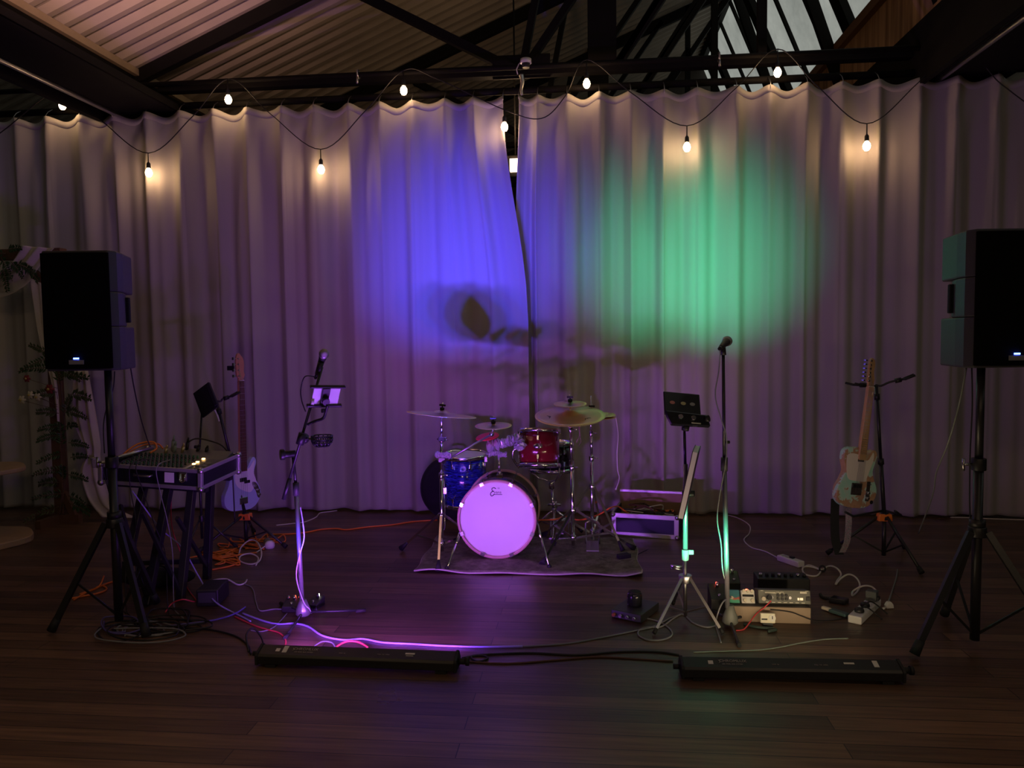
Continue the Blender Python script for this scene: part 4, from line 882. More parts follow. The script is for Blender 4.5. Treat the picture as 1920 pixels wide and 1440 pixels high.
# ================================================================== MICROPHONES, STANDS, PEDALS
def mic(c, d, label):
    T = frame(c, (1, 0, 0) if abs(V(d).normalized().x) < .9 else (0, 1, 0), d); t = thing('microphone', c, label, 'microphone')
    MB(T).lathe([(.010, -.17), (.012, -.165), (.019, -.02), (.021, -.012), (.021, -.004)], 18).build('handle', black_plastic, t)
    gm = mat('mic_mesh', (.50, .48, .45), .45, .8, bump=.5, nscale=500)
    MB(T).lathe([(.018, -.004), (.024, .008), (.0255, .022), (.022, .038), (.013, .049), (.001, .052)], 20, caps=False).build('grille', gm, t)
    MB(T).lathe([(.0255, .016), (.027, .018), (.027, .024), (.0255, .026)], 20, caps=False).build('grille_band', steel, t)
    MB(T).cyl((0, 0, -.21), (0, 0, -.165), .009).build('cable_connector', black_metal, t)
    return t
def cone_base(t, B, legs, m, h=.10):
    B = V(B); MB(Matrix.Translation(B)).lathe([(.030, .018), (.042, .03), (.038, .06), (.026, .09), (.018, h+.01)], 20).build('base_cone', m, t)
    for q in legs:
        q = V(q); d = (q-B); d.z = 0; d.normalize(); lg = MB().cyl(B+d*.03+V((0, 0, .035)), V((q.x, q.y, .012)), .0075).build('leg', black_metal, t)
        MB().cyl(V((q.x, q.y, .012))-d*.05, V((q.x, q.y, .012))+d*.005, .0105).build('leg_tip', rubber, lg)
gm_ = mat('grey_mic_stand_tube', (.30, .30, .32), .3, .6)
ML = fp(569, 1160)
t = thing('microphone_stand', ML, 'black boom microphone stand lit violet, left of the drum kit', 'mic stand')
cone_base(t, ML, [fp(684, 1148), fp(535, 1200), fp(527, 1135)], gm_)
a = dp(567, 1140, ML); b = dp(555, 912, ML); c = dp(549, 850, ML, .02)
MB().cyl(a, b, .0125).build('lower_tube', gm_, t); MB().cyl(b+V((0, 0, -.05)), b+V((0, 0, .02)), .017).build('height_clutch', dark_plastic, t); MB().cyl(b, c, .0085).build('upper_tube', black_metal, t)
tg = MB().cyl(dp(547, 1186, ML, -.12)+V((0, 0, .0)), dp(553, 1172, ML, -.06), .011).build('leg_tape', mat('tan_tape', (.50, .33, .22), .6), t)
b0 = dp(532, 936, ML, -.04); b1 = dp(604, 688, ML, -.10)
MB().cyl(b0, b1, .0075).build('boom', black_metal, t); MB().cyl(b0, b0.lerp(b1, .16), .0115).build('counterweight', black_metal, t)
p = dp(548, 851, ML); M = MB(); M.cyl(p+V((-.045, -.03, .0)), p+V((.015, .01, .0)), .020); M.build('swivel_joint', black_plastic, t, bevel=.003); MB().cyl(p+V((-.055, -.035, 0)), p+V((-.035, -.022, 0)), .030).build('swivel_knob', black_plastic, t, bevel=.004)
p2 = dp(570, 822, ML, -.06)
MB().ball(p2, .030).build('clamp_joint', black_plastic, t); MB().cyl(dp(562, 833, ML, -.09), dp(568, 812, ML, -.09), .022).build('clamp_jaw', black_plastic, t)
mt_ = dp(598, 684, ML, -.10); MB().cyl(dp(597, 697, ML, -.10), dp(602, 680, ML, -.10), .014, .016).build('mic_clip', black_plastic, t)
md = (dp(611, 660, ML, -.11)-dp(588, 692, ML, -.10)); md = V((md.x, md.y-.10, md.z)).normalized()
mL = dp(606, 668, ML, -.11); mic(mL, md, 'dark handheld microphone on the left boom stand beside the tablet holder')
tag(MB().tube(catmull([mL-md*.20, dp(572, 706, ML, -.10), dp(564, 730, ML, -.09), dp(566, 752, ML, -.08), dp(573, 772, ML, -.07)], 6), .0032, 6).build('microphone_cable', warm_black), 'thin black cable looping from the left microphone to its stand', 'cable')
# white tablet in a clamp
hc = dp(611, 742, ML, -.09); ta = thing('tablet', hc, 'white backed tablet glowing violet in a black clamp, on the left microphone stand', 'tablet')
ux = (dp(646, 741, ML, -.05)-dp(598, 741, ML, -.12)).normalized(); uy = (dp(605, 719, ML, -.17)-dp(618, 761, ML, -.08)).normalized(); nz_ = ux.cross(uy).normalized()
if nz_.y > 0: nz_ = -nz_
uy2 = nz_.cross(ux).normalized(); TF = Matrix((ux, uy2, nz_)).transposed().to_4x4(); TF.translation = hc
wt = mat('white_tablet_back', (.82, .80, .84), .35); MB(TF).box((-.0, 0, 0), (.145, .115, .008)).build('tablet_shell', wt, ta, bevel=.003)
MB(TF).box((0, .060, .005), (.19, .012, .022)).box((.0, -.060, .005), (.19, .014, .022)).build('clamp_jaw', black_plastic, ta, bevel=.003)
MB(TF).box((-.008, 0, .012), (.042, .118, .018)).build('clamp_spine', black_plastic, ta, bevel=.004); MB(TF).cyl((-.008, -.01, .02), (-.008, -.01, .05), .02).build('ball_socket', black_plastic, ta); MB(TF).cyl((-.075, -.035, .004), (-.060, -.035, .007), .016, n=14).build('camera_bump', white_plastic, ta)
MB().tube(catmull([hc+nz_*.04+V((0, 0, -.03)), dp(611, 771, ML, -.10), dp(606, 784, ML, -.09), dp(590, 790, ML, -.08), dp(577, 796, ML, -.07)], 5), .008).build('holder_arm', black_metal, t)
MB().cyl(dp(603, 770, ML, -.11), dp(609, 770, ML, -.11), .012).build('thumb_screw', black_plastic, t)
# ribbed cup holder
cc = dp(604, 826, ML, -.12); ch = thing('cup_holder', cc, 'black ribbed round cup holder clamped on the left microphone stand', 'cup holder'); T = Matrix.Translation(cc)
bk = MB(T)
for z, r in ((.025, .055), (.008, .056), (-.010, .051), (-.028, .036)): bk.tube([(r*math.cos(a*PI/16), r*math.sin(a*PI/16), z) for a in range(32)], .0042, 6, True)
for k in range(14): a = k*PI/7; bk.tube([(q*math.cos(a), q*math.sin(a), z) for q, z in ((.055, .028), (.055, .0), (.048, -.016), (.034, -.03), (.001, -.032))], .0035, 5)
bk.build('basket', mat('gloss_black', (.02, .02, .025), .15), ch); MB().cyl(dp(573, 822, ML, -.08), cc+V((-.05, 0, .01)), .008).build('bracket_arm', chrome, ch)
# pedals behind it
def box_pedal(name, c, size, rot, label, m, led=None, knobs=0, km=None, tilt=.0):
    t = thing(name, c, label, 'effects pedal'); F = Matrix.Translation(c) @ Rz(rot) @ Matrix.Rotation(tilt, 4, 'X'); w_, d_, h_ = size
    MB(F).prism([(-d_/2, 0), (d_/2, 0), (d_/2, h_), (-d_/2, h_*.62)], -w_/2, w_/2, Matrix(((0, 0, 1, 0), (1, 0, 0, 0), (0, 1, 0, 0), (0, 0, 0, 1)))).build('enclosure', m, t, bevel=.004)
    for k in range(knobs): x = -w_/2+w_*(k+.5)/knobs; MB(F).cyl((x, d_*.28, h_*.9), (x, d_*.28, h_+.014), .009, .007, 12).build('knob', km or black_plastic, t)
    MB(F).cyl((0, -d_*.28, h_*.66), (0, -d_*.28, h_*.66+.016), .008, n=12).build('foot_switch', chrome, t)
    if led: MB(F).cyl((0, d_*.40, h_*.96), (0, d_*.40, h_+.010), .0055, n=10).build('status_led', mat('led_'+led[0], led[1], .3, emit=led[1], es=led[2]), t)
    return t
c = fp(545, 1148)+NV*.05; box_pedal('effects_pedal', (c.x, c.y, 0), (.10, .11, .055), .1, 'black effects pedal with a glowing red lamp behind the left mic stand', black_plastic, ('red', (1, .08, .04), 12), 3, chrome)
c = fp(585, 1148)+NV*.08; box_pedal('effects_pedal', (c.x, c.y, 0), (.07, .11, .055), -.1, 'black effects pedal with a glowing pale lamp behind the left mic stand', black_plastic, ('pale', (.95, 1, .75), 8), 1, black_plastic)

# right mic stand
MR = fp(1369, 1176); t = thing('microphone_stand', MR, 'straight microphone stand lit green, beside the pedal board', 'mic stand')
cone_base(t, MR, [fp(1386, 1214), fp(1330, 1145), fp(1420, 1150)], mat('grey_stand_base', (.16, .17, .15), .5), .11)
a = dp(1364, 1140, MR); b = dp(1358, 865, MR); c = dp(1356, 662, MR)
MB().cyl(a, b, .0125).build('lower_tube', gm_, t); MB().cyl(b+V((0, 0, -.05)), b+V((0, 0, .02)), .018).build('height_clutch', dark_plastic, t); MB().cyl(b, c, .0085).build('upper_tube', black_metal, t)
MB().cyl(c+V((0, 0, -.01)), c+V((0, 0, .035)), .016, .012).build('mic_clip', black_plastic, t); MB().cyl(dp(1368, 829, MR), dp(1358, 829, MR), .008).build('cable_clip', black_plastic, t)
mR = dp(1362, 641, MR, -.02); md = V((.10, .75, .22)).normalized() if False else V((.14, -.75, .28)).normalized(); mic(mR, V((.32, .93, .15)), 'handheld microphone with a steel grille on top of the right stand')
cp = [mR-V((.32, .93, .15)).normalized()*.20, dp(1350, 668, MR, -.05), dp(1347, 700, MR, -.02), dp(1341, 742, MR, -.02), dp(1352, 785, MR, -.02), dp(1362, 820, MR, -.02), dp(1360, 870, MR, -.025), dp(1349, 930, MR, -.025), dp(1345, 975, MR, -.02), dp(1352, 1020, MR, -.02), dp(1354, 1060, MR, -.02), dp(1358, 1085, MR, -.02)]
tag(MB().tube(catmull(cp, 6), .0032, 6).build('microphone_cable', mat('grey_green_cable', (.25, .28, .25), .5)), 'thin cable hanging down beside the right microphone stand', 'cable')

# ---- light tripod stand with a folded desk, tablet and headphones
MS = fp(1285, 1165); t = thing('music_stand', MS, 'silver tripod music stand with a green lit tube and a desk folded on edge', 'music stand')
hubz = dp(1283, 1082, MS).z; r_ = .235
for k, (px, py) in enumerate(((1226, 1192), (1356, 1192), (1262, 1136))):
    q = fp(px, py); d = (q-MS); d.z = 0; d.normalize(); p0 = MS+d*.035+V((0, 0, hubz)); p1 = V((q.x, q.y, .012)); lg = MB(); bar(lg, p0, p1, .014, .010); lo = lg.build('leg', steel if k < 2 else black_metal, t)
    MB().cyl(p1-(p1-p0).normalized()*.03, p1, .010).build('rubber_foot', rubber, lo); bar(MB(), MS+V((0, 0, .05)), p0.lerp(p1, .52), .009, .005).build('brace', steel, t)
MB().cyl(MS+V((0, 0, hubz-.03)), MS+V((0, 0, hubz+.012)), .032, .036, 20).build('hub', steel, t, bevel=.003)
MB().cyl(MS+V((0, 0, .03)), dp(1284, 1030, MS), .010).build('centre_rod', steel, t); MB().cyl(dp(1285, 1035, MS), dp(1285, 870, MS), .0125).build('lower_tube', gm_, t)
cl_ = dp(1285, 1035, MS); MB().cyl(cl_+V((0, 0, -.045)), cl_+V((0, 0, .015)), .018, .020).build('collar', mat('pale_green_grey_plastic', (.35, .42, .38), .45), t, bevel=.004); MB().box(cl_+V((.03, 0, .0)), (.028, .014, .026)).build('thumb_lever', mat('pale_green_grey_plastic', (.35, .42, .38), .45), t, bevel=.003)
q = dp(1268, 1063, MS, -.03); kk = MB(); kk.tube([q+V((.03, 0, 0)), q+V((-.03, 0, .006)), q+V((-.03, 0, -.006)), q+V((.03, 0, -.012))], .006); kk.build('spring_clip', chrome, t)
MB().cyl(dp(1285, 880, MS), dp(1283, 798, MS), .0075).build('upper_rod', black_metal, t)
k0 = dp(1287, 925, MS); MB().cyl(k0+V((-.02, 0, 0)), k0+V((.04, -.02, .003)), .016).build('desk_clamp', black_plastic, t)
# folded desk with papers, seen almost edge-on
ft_ = dp(1301, 846, MS, .0); fb_ = dp(1276, 958, MS, -.02); up_ = (ft_-fb_).normalized(); sd_ = (NV*.96+V((.28, 0, 0))*1).normalized(); nn_ = up_.cross(sd_).normalized()
DM = Matrix((sd_, nn_, up_)).transposed().to_4x4(); DM.translation = (ft_+fb_)/2 + V((.012, 0, .0)); Ln = (ft_-fb_).length+.03
de = thing('sheet_folder', DM.translation, 'dark folder thick with white pages, standing on edge at the tripod music stand', 'folder')
MB(DM).box((0, -.014, 0), (.25, .004, Ln)).box((0, .014, 0), (.25, .004, Ln)).build('cover', mat('dark_folder_cover', (.03, .015, .035), .5), de, bevel=.001); MB(DM).box((-.002, 0, 0), (.245, .024, Ln-.006)).build('page_block', paper, de)
# tablet + controller on top
tc = dp(1279, 762, MS, -.02); tb_ = thing('tablet', tc, 'dark tablet with three small stickers on top of the tripod music stand', 'tablet')
ux = (dp(1314, 752, MS, .02)-dp(1247, 746, MS, .0)).normalized(); uy = V((.10, .55, .95)).normalized(); nz_ = ux.cross(uy).normalized(); nz_ = nz_ if nz_.y < 0 else -nz_; uy = nz_.cross(ux).normalized()
TT = Matrix((ux, uy, nz_)).transposed().to_4x4(); TT.translation = tc+V((.0, 0, .0))
MB(TT).box((0, .01, 0), (.20, .135, .012)).build('tablet_body', mat('tablet_black', (.03, .028, .032), .25), tb_, bevel=.005)
for x, cl3, nm in ((-.055, (.75, .30, .28), 'pink'), (.005, (.70, .66, .35), 'yellow'), (.055, (.45, .47, .50), 'grey')): MB(TT).lathe([(.012, .0), (.012, .0012)], 14, Matrix.Translation((x, .015, .0062)) @ Matrix.Diagonal((1.2, .8, 1, 1))).build('sticker', mat('sticker_'+nm, cl3, .5), tb_)
kc = dp(1287, 786, MS, -.05); kt = thing('vocal_effects_unit', kc, 'black control box with shiny knobs under the tablet on the tripod stand', 'effects unit')
TK = Matrix((ux, uy, nz_)).transposed().to_4x4(); TK.translation = kc
MB(TK).prism([(-.12, .035), (.11, .028), (.125, -.035), (-.085, -.042)], -.012, .018).build('control_box', mat('gloss_black', (.02, .02, .025), .15), kt, bevel=.006)
for x in (-.04, .03): MB(TK).cyl((x, 0, .018), (x, 0, .032), .014, .012, 16).build('knob', chrome, kt); 
MB(TK).box((.045, -.026, .0185), (.05, .006, .002)).build('label_print', mat('pale_print', (.6, .6, .55), .5), kt); MB(TK).cyl((.10, .005, .01), (.115, .005, .025), .018).build('jog_wheel', black_plastic, kt)
MB(TK).cyl((0, -.03, -.012), (0, -.05, -.03), .02).build('mount', black_plastic, kt)

# ---- pedal board
a = fp(1372, 1166); b = fp(1520, 1170); F = frame(a, (b-a).normalized(), (0, 0, 1)); W_ = (b-a).length; HB = .086
wb = thing('wooden_pedal_board', F @ V((W_/2, .14, 0)), 'raw wooden box board carrying the guitar pedals, right of the mic stand', 'pedal board')
rw = mat('raw_pine', (.34, .25, .17), .6, noise=.2, nscale=10)
MB(F).box((W_/2, .008, HB/2), (W_, .016, HB)).build('front_plank', rw, wb, bevel=.002); MB(F).box((W_/2, .15, HB-.008), (W_, .27, .016)).build('top_plank', mat('dark_board_top', (.03, .02, .02), .6), wb)
for x in (.008, W_-.008): MB(F).box((x, .15, (HB-.016)/2), (.016, .268, HB-.017)).build('side_plank', rw, wb)
def on_board(x, y, z=0): p = F @ V((x, y, HB+z)); return (p.x, p.y, p.z)
yaw0 = math.atan2((b-a).y, (b-a).x)
teal = mat('teal_pedal', (.05, .22, .24), .4); N, L = nodes(teal); mp = mapping(teal.node_tree, (1, 1, 1)); gr = N.new('ShaderNodeSeparateXYZ'); L.new(mp.outputs[0], gr.inputs[0]); mr = N.new('ShaderNodeMapRange'); mr.inputs[1].default_value = .0; mr.inputs[2].default_value = .06; L.new(gr.outputs[2], mr.inputs[0])
nn = N.new('ShaderNodeTexNoise'); nn.inputs['Scale'].default_value = 30; L.new(mp.outputs[0], nn.inputs['Vector']); ad = N.new('ShaderNodeMath'); L.new(mr.outputs[0], ad.inputs[0]); ml = N.new('ShaderNodeMath'); ml.operation = 'MULTIPLY_ADD'; ml.inputs[1].default_value = .8; ml.inputs[2].default_value = -.4; L.new(nn.outputs['Fac'], ml.inputs[0]); L.new(ml.outputs[0], ad.inputs[1])
rr = ramp(teal.node_tree, [(.2, (.10, .50, .30)), (.35, (.75, .10, .06)), (.5, (.06, .26, .28)), (.8, (.05, .20, .24))]); L.new(ad.outputs[0], rr.inputs[0]); L.new(rr.outputs[0], N['Principled BSDF'].inputs['Base Color'])
tl = 0.0
def front_pedal(x, w_, h_, label, m, nm='effects_pedal'):
    t = thing(nm, on_board(x, .06), label, 'effects pedal'); P = F @ Matrix.Translation((x, .05, HB)) @ Matrix.Rotation(-.45, 4, 'X')
    MB(P).box((0, .02, h_/2), (w_, .035, h_)).build('enclosure', m, t, bevel=.004); return t, P
t1, P = front_pedal(.02, .066, .072, 'teal and red painted effects pedal with one cream knob', teal); MB(P).cyl((-.010, .002, .028), (-.010, -.012, .028), .009, .008, 14).build('knob', mat('cream_knob', (.80, .72, .55), .4), t1)
t2, P = front_pedal(.098, .072, .072, 'white effects pedal with cream knobs and a red lamp', mat('white_enamel', (.80, .78, .70), .35))
for x in (-.022, .0, .022): MB(P).cyl((x, .002, .066), (x, -.012, .066), .009, .008, 14).build('knob', mat('cream_knob', (.80, .72, .55), .4), t2)
for x in (-.018, .022): MB(P).cyl((x, .002, .016), (x, -.012, .016), .010, .009, 14).build('knob', mat('cream_knob', (.80, .72, .55), .4), t2)
MB(P).box((0, .002, .042), (.060, .002, .012)).build('name_plate', black_plastic, t2); MB(P).cyl((-.002, .02, .072), (-.002, .02, .079), .006, n=10).build('red_lamp', mat('led_red', (1, .08, .04), .3, emit=(1, .08, .04), es=12), t2)
t3 = thing('amp_modeller', on_board(.29, .07), 'wide grey amplifier unit with rows of dark knobs and a printed panel', 'amplifier'); P = F @ Matrix.Translation((.29, .055, HB)) @ Matrix.Rotation(-.25, 4, 'X'); am = mat('olive_grey_panel', (.16, .16, .13), .45)
MB(P).box((0, .06, .037), (.275, .12, .074)).build('enclosure', am, t3, bevel=.005)
ink = mat('cream_print', (.75, .72, .58), .5); g = MB(P); g.box((-.075, -.0005, .058), (.055, .002, .006)).box((-.118, -.0005, .068), (.015, .002, .003)).box((.10, -.0005, .062), (.035, .002, .010)).box((.118, -.0005, .070), (.015, .002, .003))
for i in range(7): g.box((-.09+i*.031, -.0005, .008), (.018, .002, .004))
for x in (-.035, -.012): g.tube([(x-.010, 0, .052), (x-.008, 0, .062), (x+.008, 0, .062), (x+.010, 0, .052)], .002, 4)
g.build('panel_print', ink, t3)
MB(P).cyl((-.112, 0, .026), (-.112, -.014, .026), .011, n=14).build('knob', mat('cream_knob', (.80, .72, .55), .4), t3)
MB(P).cyl((-.085, 0, .032), (-.085, -.04, .036), .013, n=14).build('jack_plug', black_plastic, t3)
for i in range(3):
    for j in range(2): MB(P).cyl((-.035+i*.022, 0, .026+j*.019), (-.035+i*.022, -.010, .026+j*.019), .0075, n=12).build('knob', black_plastic, t3)
for x in (-.068, .028): MB(P).cyl((x, 0, .034), (x, -.006, .034), .008, n=12).build('socket', steel, t3)
for x, w_ in ((.072, .009), (.088, .014)): MB(P).box((x, -.003, .028), (w_, .006, .012)).build('lit_switch', mat('cream_lamp', (1, .85, .55), .3, emit=(1, .8, .5), es=.7), t3)
MB(P).box((.122, -.004, .030), (.02, .01, .02)).build('rocker_switch', black_plastic, t3)
c = fp(1352, 1150)+NV*.06; bp_ = box_pedal('effects_pedal', (c.x, c.y, 0), (.10, .13, .13), 0, 'tall black pedal with a tiny red lamp behind the right mic stand', black_plastic, ('red', (1, .08, .04), 12), 1, chrome)
c = fp(1386, 1128)+NV*.16; lt_ = box_pedal('effects_pedal', (c.x+.01, c.y, 0), (.07, .10, .12), 0, 'small pedal with a glowing yellow green lamp behind the teal pedal', mat('dark_green_enamel', (.03, .05, .03), .4), ('lime', (.75, 1, .35), 5), 1, chrome)
c = fp(1478, 1122)+NV*.0; c = CL+NV*((c-CL).dot(NV)+.06) + (V((c.x, c.y, 0))-CL-NV*((c-CL).dot(NV)))*V((1, 1, 0)) if False else c+NV*.12
sw = thing('foot_controller', (c.x, c.y, 0), 'long black foot controller with a row of knobs behind the grey amplifier unit', 'effects unit'); T = Matrix.Translation((c.x, c.y, 0)) @ Rz(yaw0)
MB(T).box((0, 0, .05), (.30, .14, .10)).build('enclosure', black_plastic, sw, bevel=.006)
for i in range(8): MB(T).cyl((-.125+i*.036, -.02, .10), (-.125+i*.036, -.02, .118), .011, .009, 12).build('knob', black_plastic if i % 3 else chrome, sw)
c = fp(1437, 1172)+NV*(-.02); t4 = thing('effects_pedal', (c.x, c.y, 0), 'cream effects pedal with a round dial leaning on the wooden board', 'effects pedal'); P = Matrix.Translation((c.x, c.y, 0)) @ Rz(yaw0) @ Matrix.Rotation(-.12, 4, 'X')
MB(P).box((0, 0, .045), (.076, .022, .052)).build('enclosure', mat('cream_enamel', (.80, .76, .58), .4), t4, bevel=.004); MB(P).cyl((.022, -.011, .047), (.022, -.015, .047), .018, n=20).build('dial', mat('white_enamel', (.80, .78, .70), .35), t4); MB(P).box((.022, -.016, .050), (.004, .002, .016)).build('dial_pointer', black_plastic, t4)
MB(P).box((-.018, -.0115, .040), (.03, .002, .008)).build('print', black_plastic, t4); MB(P).box((0, 0, .009), (.05, .02, .018)).build('lower_edge', black_plastic, t4)

# ---- audio interface and black round pot
a = fp(1146, 1158); b = fp(1203, 1170); F2 = frame(a, (b-a).normalized(), (0, 0, 1)); W2 = (b-a).length
ai = thing('audio_interface', F2 @ V((W2/2, .09, 0)), 'flat black box with a violet lit front on the floor left of the music stand', 'audio box')
MB(F2).box((W2/2, .12, .026), (W2, .24, .044)).build('enclosure', mat('satin_black', (.03, .03, .032), .35), ai, bevel=.004)
MB(F2).box((W2/2, -.002, .027), (W2-.01, .004, .038)).build('front_panel', mat('panel_violet_grey', (.10, .09, .14), .3, .3), ai)
for i, m_ in enumerate((orange_rubber, chrome, chrome, chrome)): MB(F2).cyl((.022+i*.040, -.003, .025), (.022+i*.040, -.022, .025), .010, .009, 14).build('jack_socket', m_ if i else mat('dim_orange', (.45, .12, .05), .5), ai)
c = F2 @ V((W2*.45, .13, .048)); po = thing('round_foot_pot', c, 'black glossy round pot standing on the flat black box', 'pot')
MB(Matrix.Translation(c)).lathe([(.001, .0), (.036, 0), (.041, .006), (.042, .05), (.039, .066), (.034, .072), (.001, .072)], 28, caps=False).build('pot_body', mat('gloss_black', (.02, .02, .025), .15), po); MB(Matrix.Translation(c)).lathe([(.034, .071), (.034, .077), (.022, .080), (.001, .080)], 24, caps=False).build('pot_lid', rubber, po)

# ---- power strips, plugs and small things on the floor
def strip(a, b, wd, h, label, name='power_strip'):
    X = (b-a).normalized(); F = frame(a, X, (0, 0, 1)); L_ = (b-a).length; t = thing(name, (a+b)/2, label, 'power strip')
    MB(F).box((L_/2, 0, h/2), (L_, wd, h)).build('strip_body', white_plastic, t, bevel=.007); return t, F, L_
t, F3, L3 = strip(fp(1462, 1050), fp(1503, 1064), .058, .040, 'white power strip with a black switch on the floor behind the pedals')
MB(F3).box((L3*.55, .005, .045), (.03, .025, .012)).build('switch', black_plastic, t, bevel=.002)
for q in (.2, .38): MB(F3).cyl((L3*q, 0, .04), (L3*q, 0, .0415), .017, n=16).build('socket', mat('socket_shadow_grey', (.5, .48, .45), .5), t)
t, F4, L4 = strip(fp(1602, 1170), fp(1640, 1134), .070, .042, 'white power strip crowded with black plugs on the floor at right')
for i, (q, w_) in enumerate(((.22, .045), (.5, .05))):
    c = F4 @ V((L4*q, 0, .043)); pl = thing('power_plug', c, ['round black plug in the near end of the white power strip', 'round black plug in the middle of the white power strip'][i], 'plug', 'plugs in the power strip')
    MB(F4).lathe([(.024, .043), (.026, .050), (.022, .062), (.012, .066)], 18, Matrix.Translation((L4*q, 0, 0))).build('plug_body', black_plastic, pl); MB(F4).tube(catmull([(L4*q+.02, 0, .055), (L4*q+.05, -.02, .06), (L4*q+.07, -.06, .03), (L4*q+.06, -.10, .006)], 5), .004).build('plug_cord', warm_black, pl)
c = F4 @ V((L4*.85, 0, .043)); pl = thing('power_adapter', c, 'dark grey square power adapter at the far end of the white power strip', 'adapter'); MB(F4).box((L4*.85, .0, .071), (.055, .058, .055)).build('adapter_block', mat('slate_plastic', (.10, .11, .11), .5), pl, bevel=.005); MB(F4).box((L4*.85, -.034, .06), (.03, .012, .02)).build('adapter_tail', black_plastic, pl, bevel=.002)
MB(F4).cyl((L4+.005, -.0, .022), (L4+.045, -.012, .022), .009).build('cord_grommet', white_plastic, t)
c = fp(1666, 1141); wp = thing('white_plug', (c.x, c.y, 0), 'lone white plug on a grey cord at the end of the floor, right', 'plug'); T = Matrix.Translation((c.x, c.y, .02)) @ Rz(.3)
MB(T).prism([(-.018, -.018), (.028, -.018), (.024, .004), (.008, .022), (-.008, .020), (-.022, -.0)], -.012, .012, Matrix(((1, 0, 0, 0), (0, 0, 1, 0), (0, 1, 0, 0), (0, 0, 0, 1)))).build('plug_body', white_plastic, wp, bevel=.004); MB(T).cyl((-.018, 0, -.012), (-.045, -.01, -.014), .006).build('plug_pin', white_plastic, wp)
cable('mains_cable', [V((c.x, c.y, .04)), fp(1672, 1110, .006), fp(1680, 1085, .006), fp(1683, 1068, .006)], .0045, mat('grey_green_cable', (.25, .28, .25), .5), 'short grey cord running back from the lone white plug')
c = fp(1543, 1140); rm_ = thing('teal_handset', (c.x, c.y, 0), 'dark teal handset with a cream end lying beside the wooden board', 'handset'); d = (fp(1590, 1154)-fp(1540, 1138)).normalized(); T = frame(fp(1540, 1138, .014), d, (0, 0, 1)); Lh = (fp(1590, 1154)-fp(1540, 1138)).length
MB(T).box((Lh*.66, 0, 0), (Lh*.62, .045, .018)).build('handset_body', mat('dark_teal_plastic', (.06, .11, .11), .3), rm_, bevel=.006); MB(T).box((Lh*.2, 0, 0), (Lh*.34, .026, .018)).build('cream_end', mat('cream_knob', (.80, .72, .55), .4), rm_, bevel=.006)
c = fp(1572, 1130); sb_ = thing('small_black_box', (c.x, c.y, 0), 'small black device with cables between the board and the power strip', 'device'); MB(Matrix.Translation((c.x, c.y, 0)) @ Rz(-.4)).prism([(-.05, -.03), (.04, -.035), (.055, .02), (-.03, .035)], .001, .03).build('device_shell', mat('gloss_black', (.02, .02, .025), .15), sb_, bevel=.005)
MB().tube(catmull([V((c.x, c.y, .02)), fp(1545, 1121, .008), fp(1538, 1114, .008)], 6), .008).build('strap_tail', rubber, sb_)

# ================================================================== CABLES
violet_lit = mat('violet_lit_cable', (.36, .30, .75), .4); redc = mat('red_cable', (.65, .06, .07), .45); gc = mat('grey_cable', (.22, .22, .24), .5)  # blue-violet LED light is put into the violet cable's colour
cable('mains_cable', fl_([(1362, 965), (1385, 972), (1405, 985), (1405, 1000), (1395, 1012), (1408, 1026), (1435, 1034), (1460, 1047)], .0045), .0045, white_cable, 'white cord running from the curtain to the far white power strip')
def coil(pts): return fl_(pts, .0055)
P = fl_([(1503, 1063), (1520, 1063), (1538, 1070), (1530, 1080), (1510, 1077), (1505, 1066), (1518, 1060), (1540, 1068), (1552, 1062)], .0055)
P += [fp(1562, 1062, .03), fp(1572, 1068, .035), fp(1577, 1078, .01), fp(1570, 1088, .006), fp(1567, 1096, .006), fp(1575, 1086, .02), fp(1590, 1077, .05), fp(1604, 1082, .05), fp(1612, 1095, .03), fp(1608, 1108, .006), fp(1598, 1117, .006), fp(1600, 1108, .02), fp(1617, 1099, .05), fp(1634, 1100, .05), fp(1645, 1112, .03), fp(1645, 1124, .02), F4 @ V((L4+.045, -.012, .022))]
tag(MB().tube(catmull(P, 7), .0055, 6).build('coiled_mains_cable', white_cable), 'white cord in big springy loops joining the two white power strips', 'cable')
c = fp(1541, 1072); tag(MB().tube([(c.x+.018*math.cos(a*PI/6), c.y-.01, .022+.02*math.sin(a*PI/6)) for a in range(12)], .006, 6, True).build('cable_tie', rubber), 'black cable tie holding the loops of the white cord', 'cable tie')
cable('mains_cable', fl_([(1782, 970), (1820, 971), (1860, 973), (1930, 975), (1990, 975)], .006), .006, white_cable, 'white cord lying along the curtain foot at the right edge')
cable('floor_cable', fl_([(455, 1150), (490, 1163), (520, 1170), (552, 1169), (578, 1175), (605, 1192), (645, 1200), (680, 1198), (720, 1205), (780, 1208), (830, 1211), (900, 1213), (980, 1212)], .0055), .0055, violet_lit, 'blue violet lit cable running behind the left LED bar')
cable('floor_cable', [fp(980, 1212, .005), fp(1060, 1207, .005), fp(1120, 1197, .005), fp(1180, 1185, .005), fp(1225, 1175, .005), fp(1255, 1160, .005), fp(1275, 1153, .005)], .0045, gc, 'grey cable crossing the floor from the left bar towards the music stand')
cable('floor_cable', fl_([(440, 1156), (475, 1172), (500, 1180), (522, 1186), (533, 1195), (536, 1206), (530, 1217)], .0045), .0045, redc, 'thin red cable curving to the left end of the left LED bar')
cable('floor_cable', [fp(630, 1213, .006), fp(650, 1203, .02), fp(672, 1204, .02), fp(690, 1214, .006)], .0055, redc, 'short red cable hoop rising behind the left LED bar')
cable('floor_cable', [fp(590, 1211, .005), fp(605, 1203, .02), fp(622, 1205, .01), fp(628, 1213, .005)], .0038, gc, 'tiny grey cable hoop behind the left LED bar')
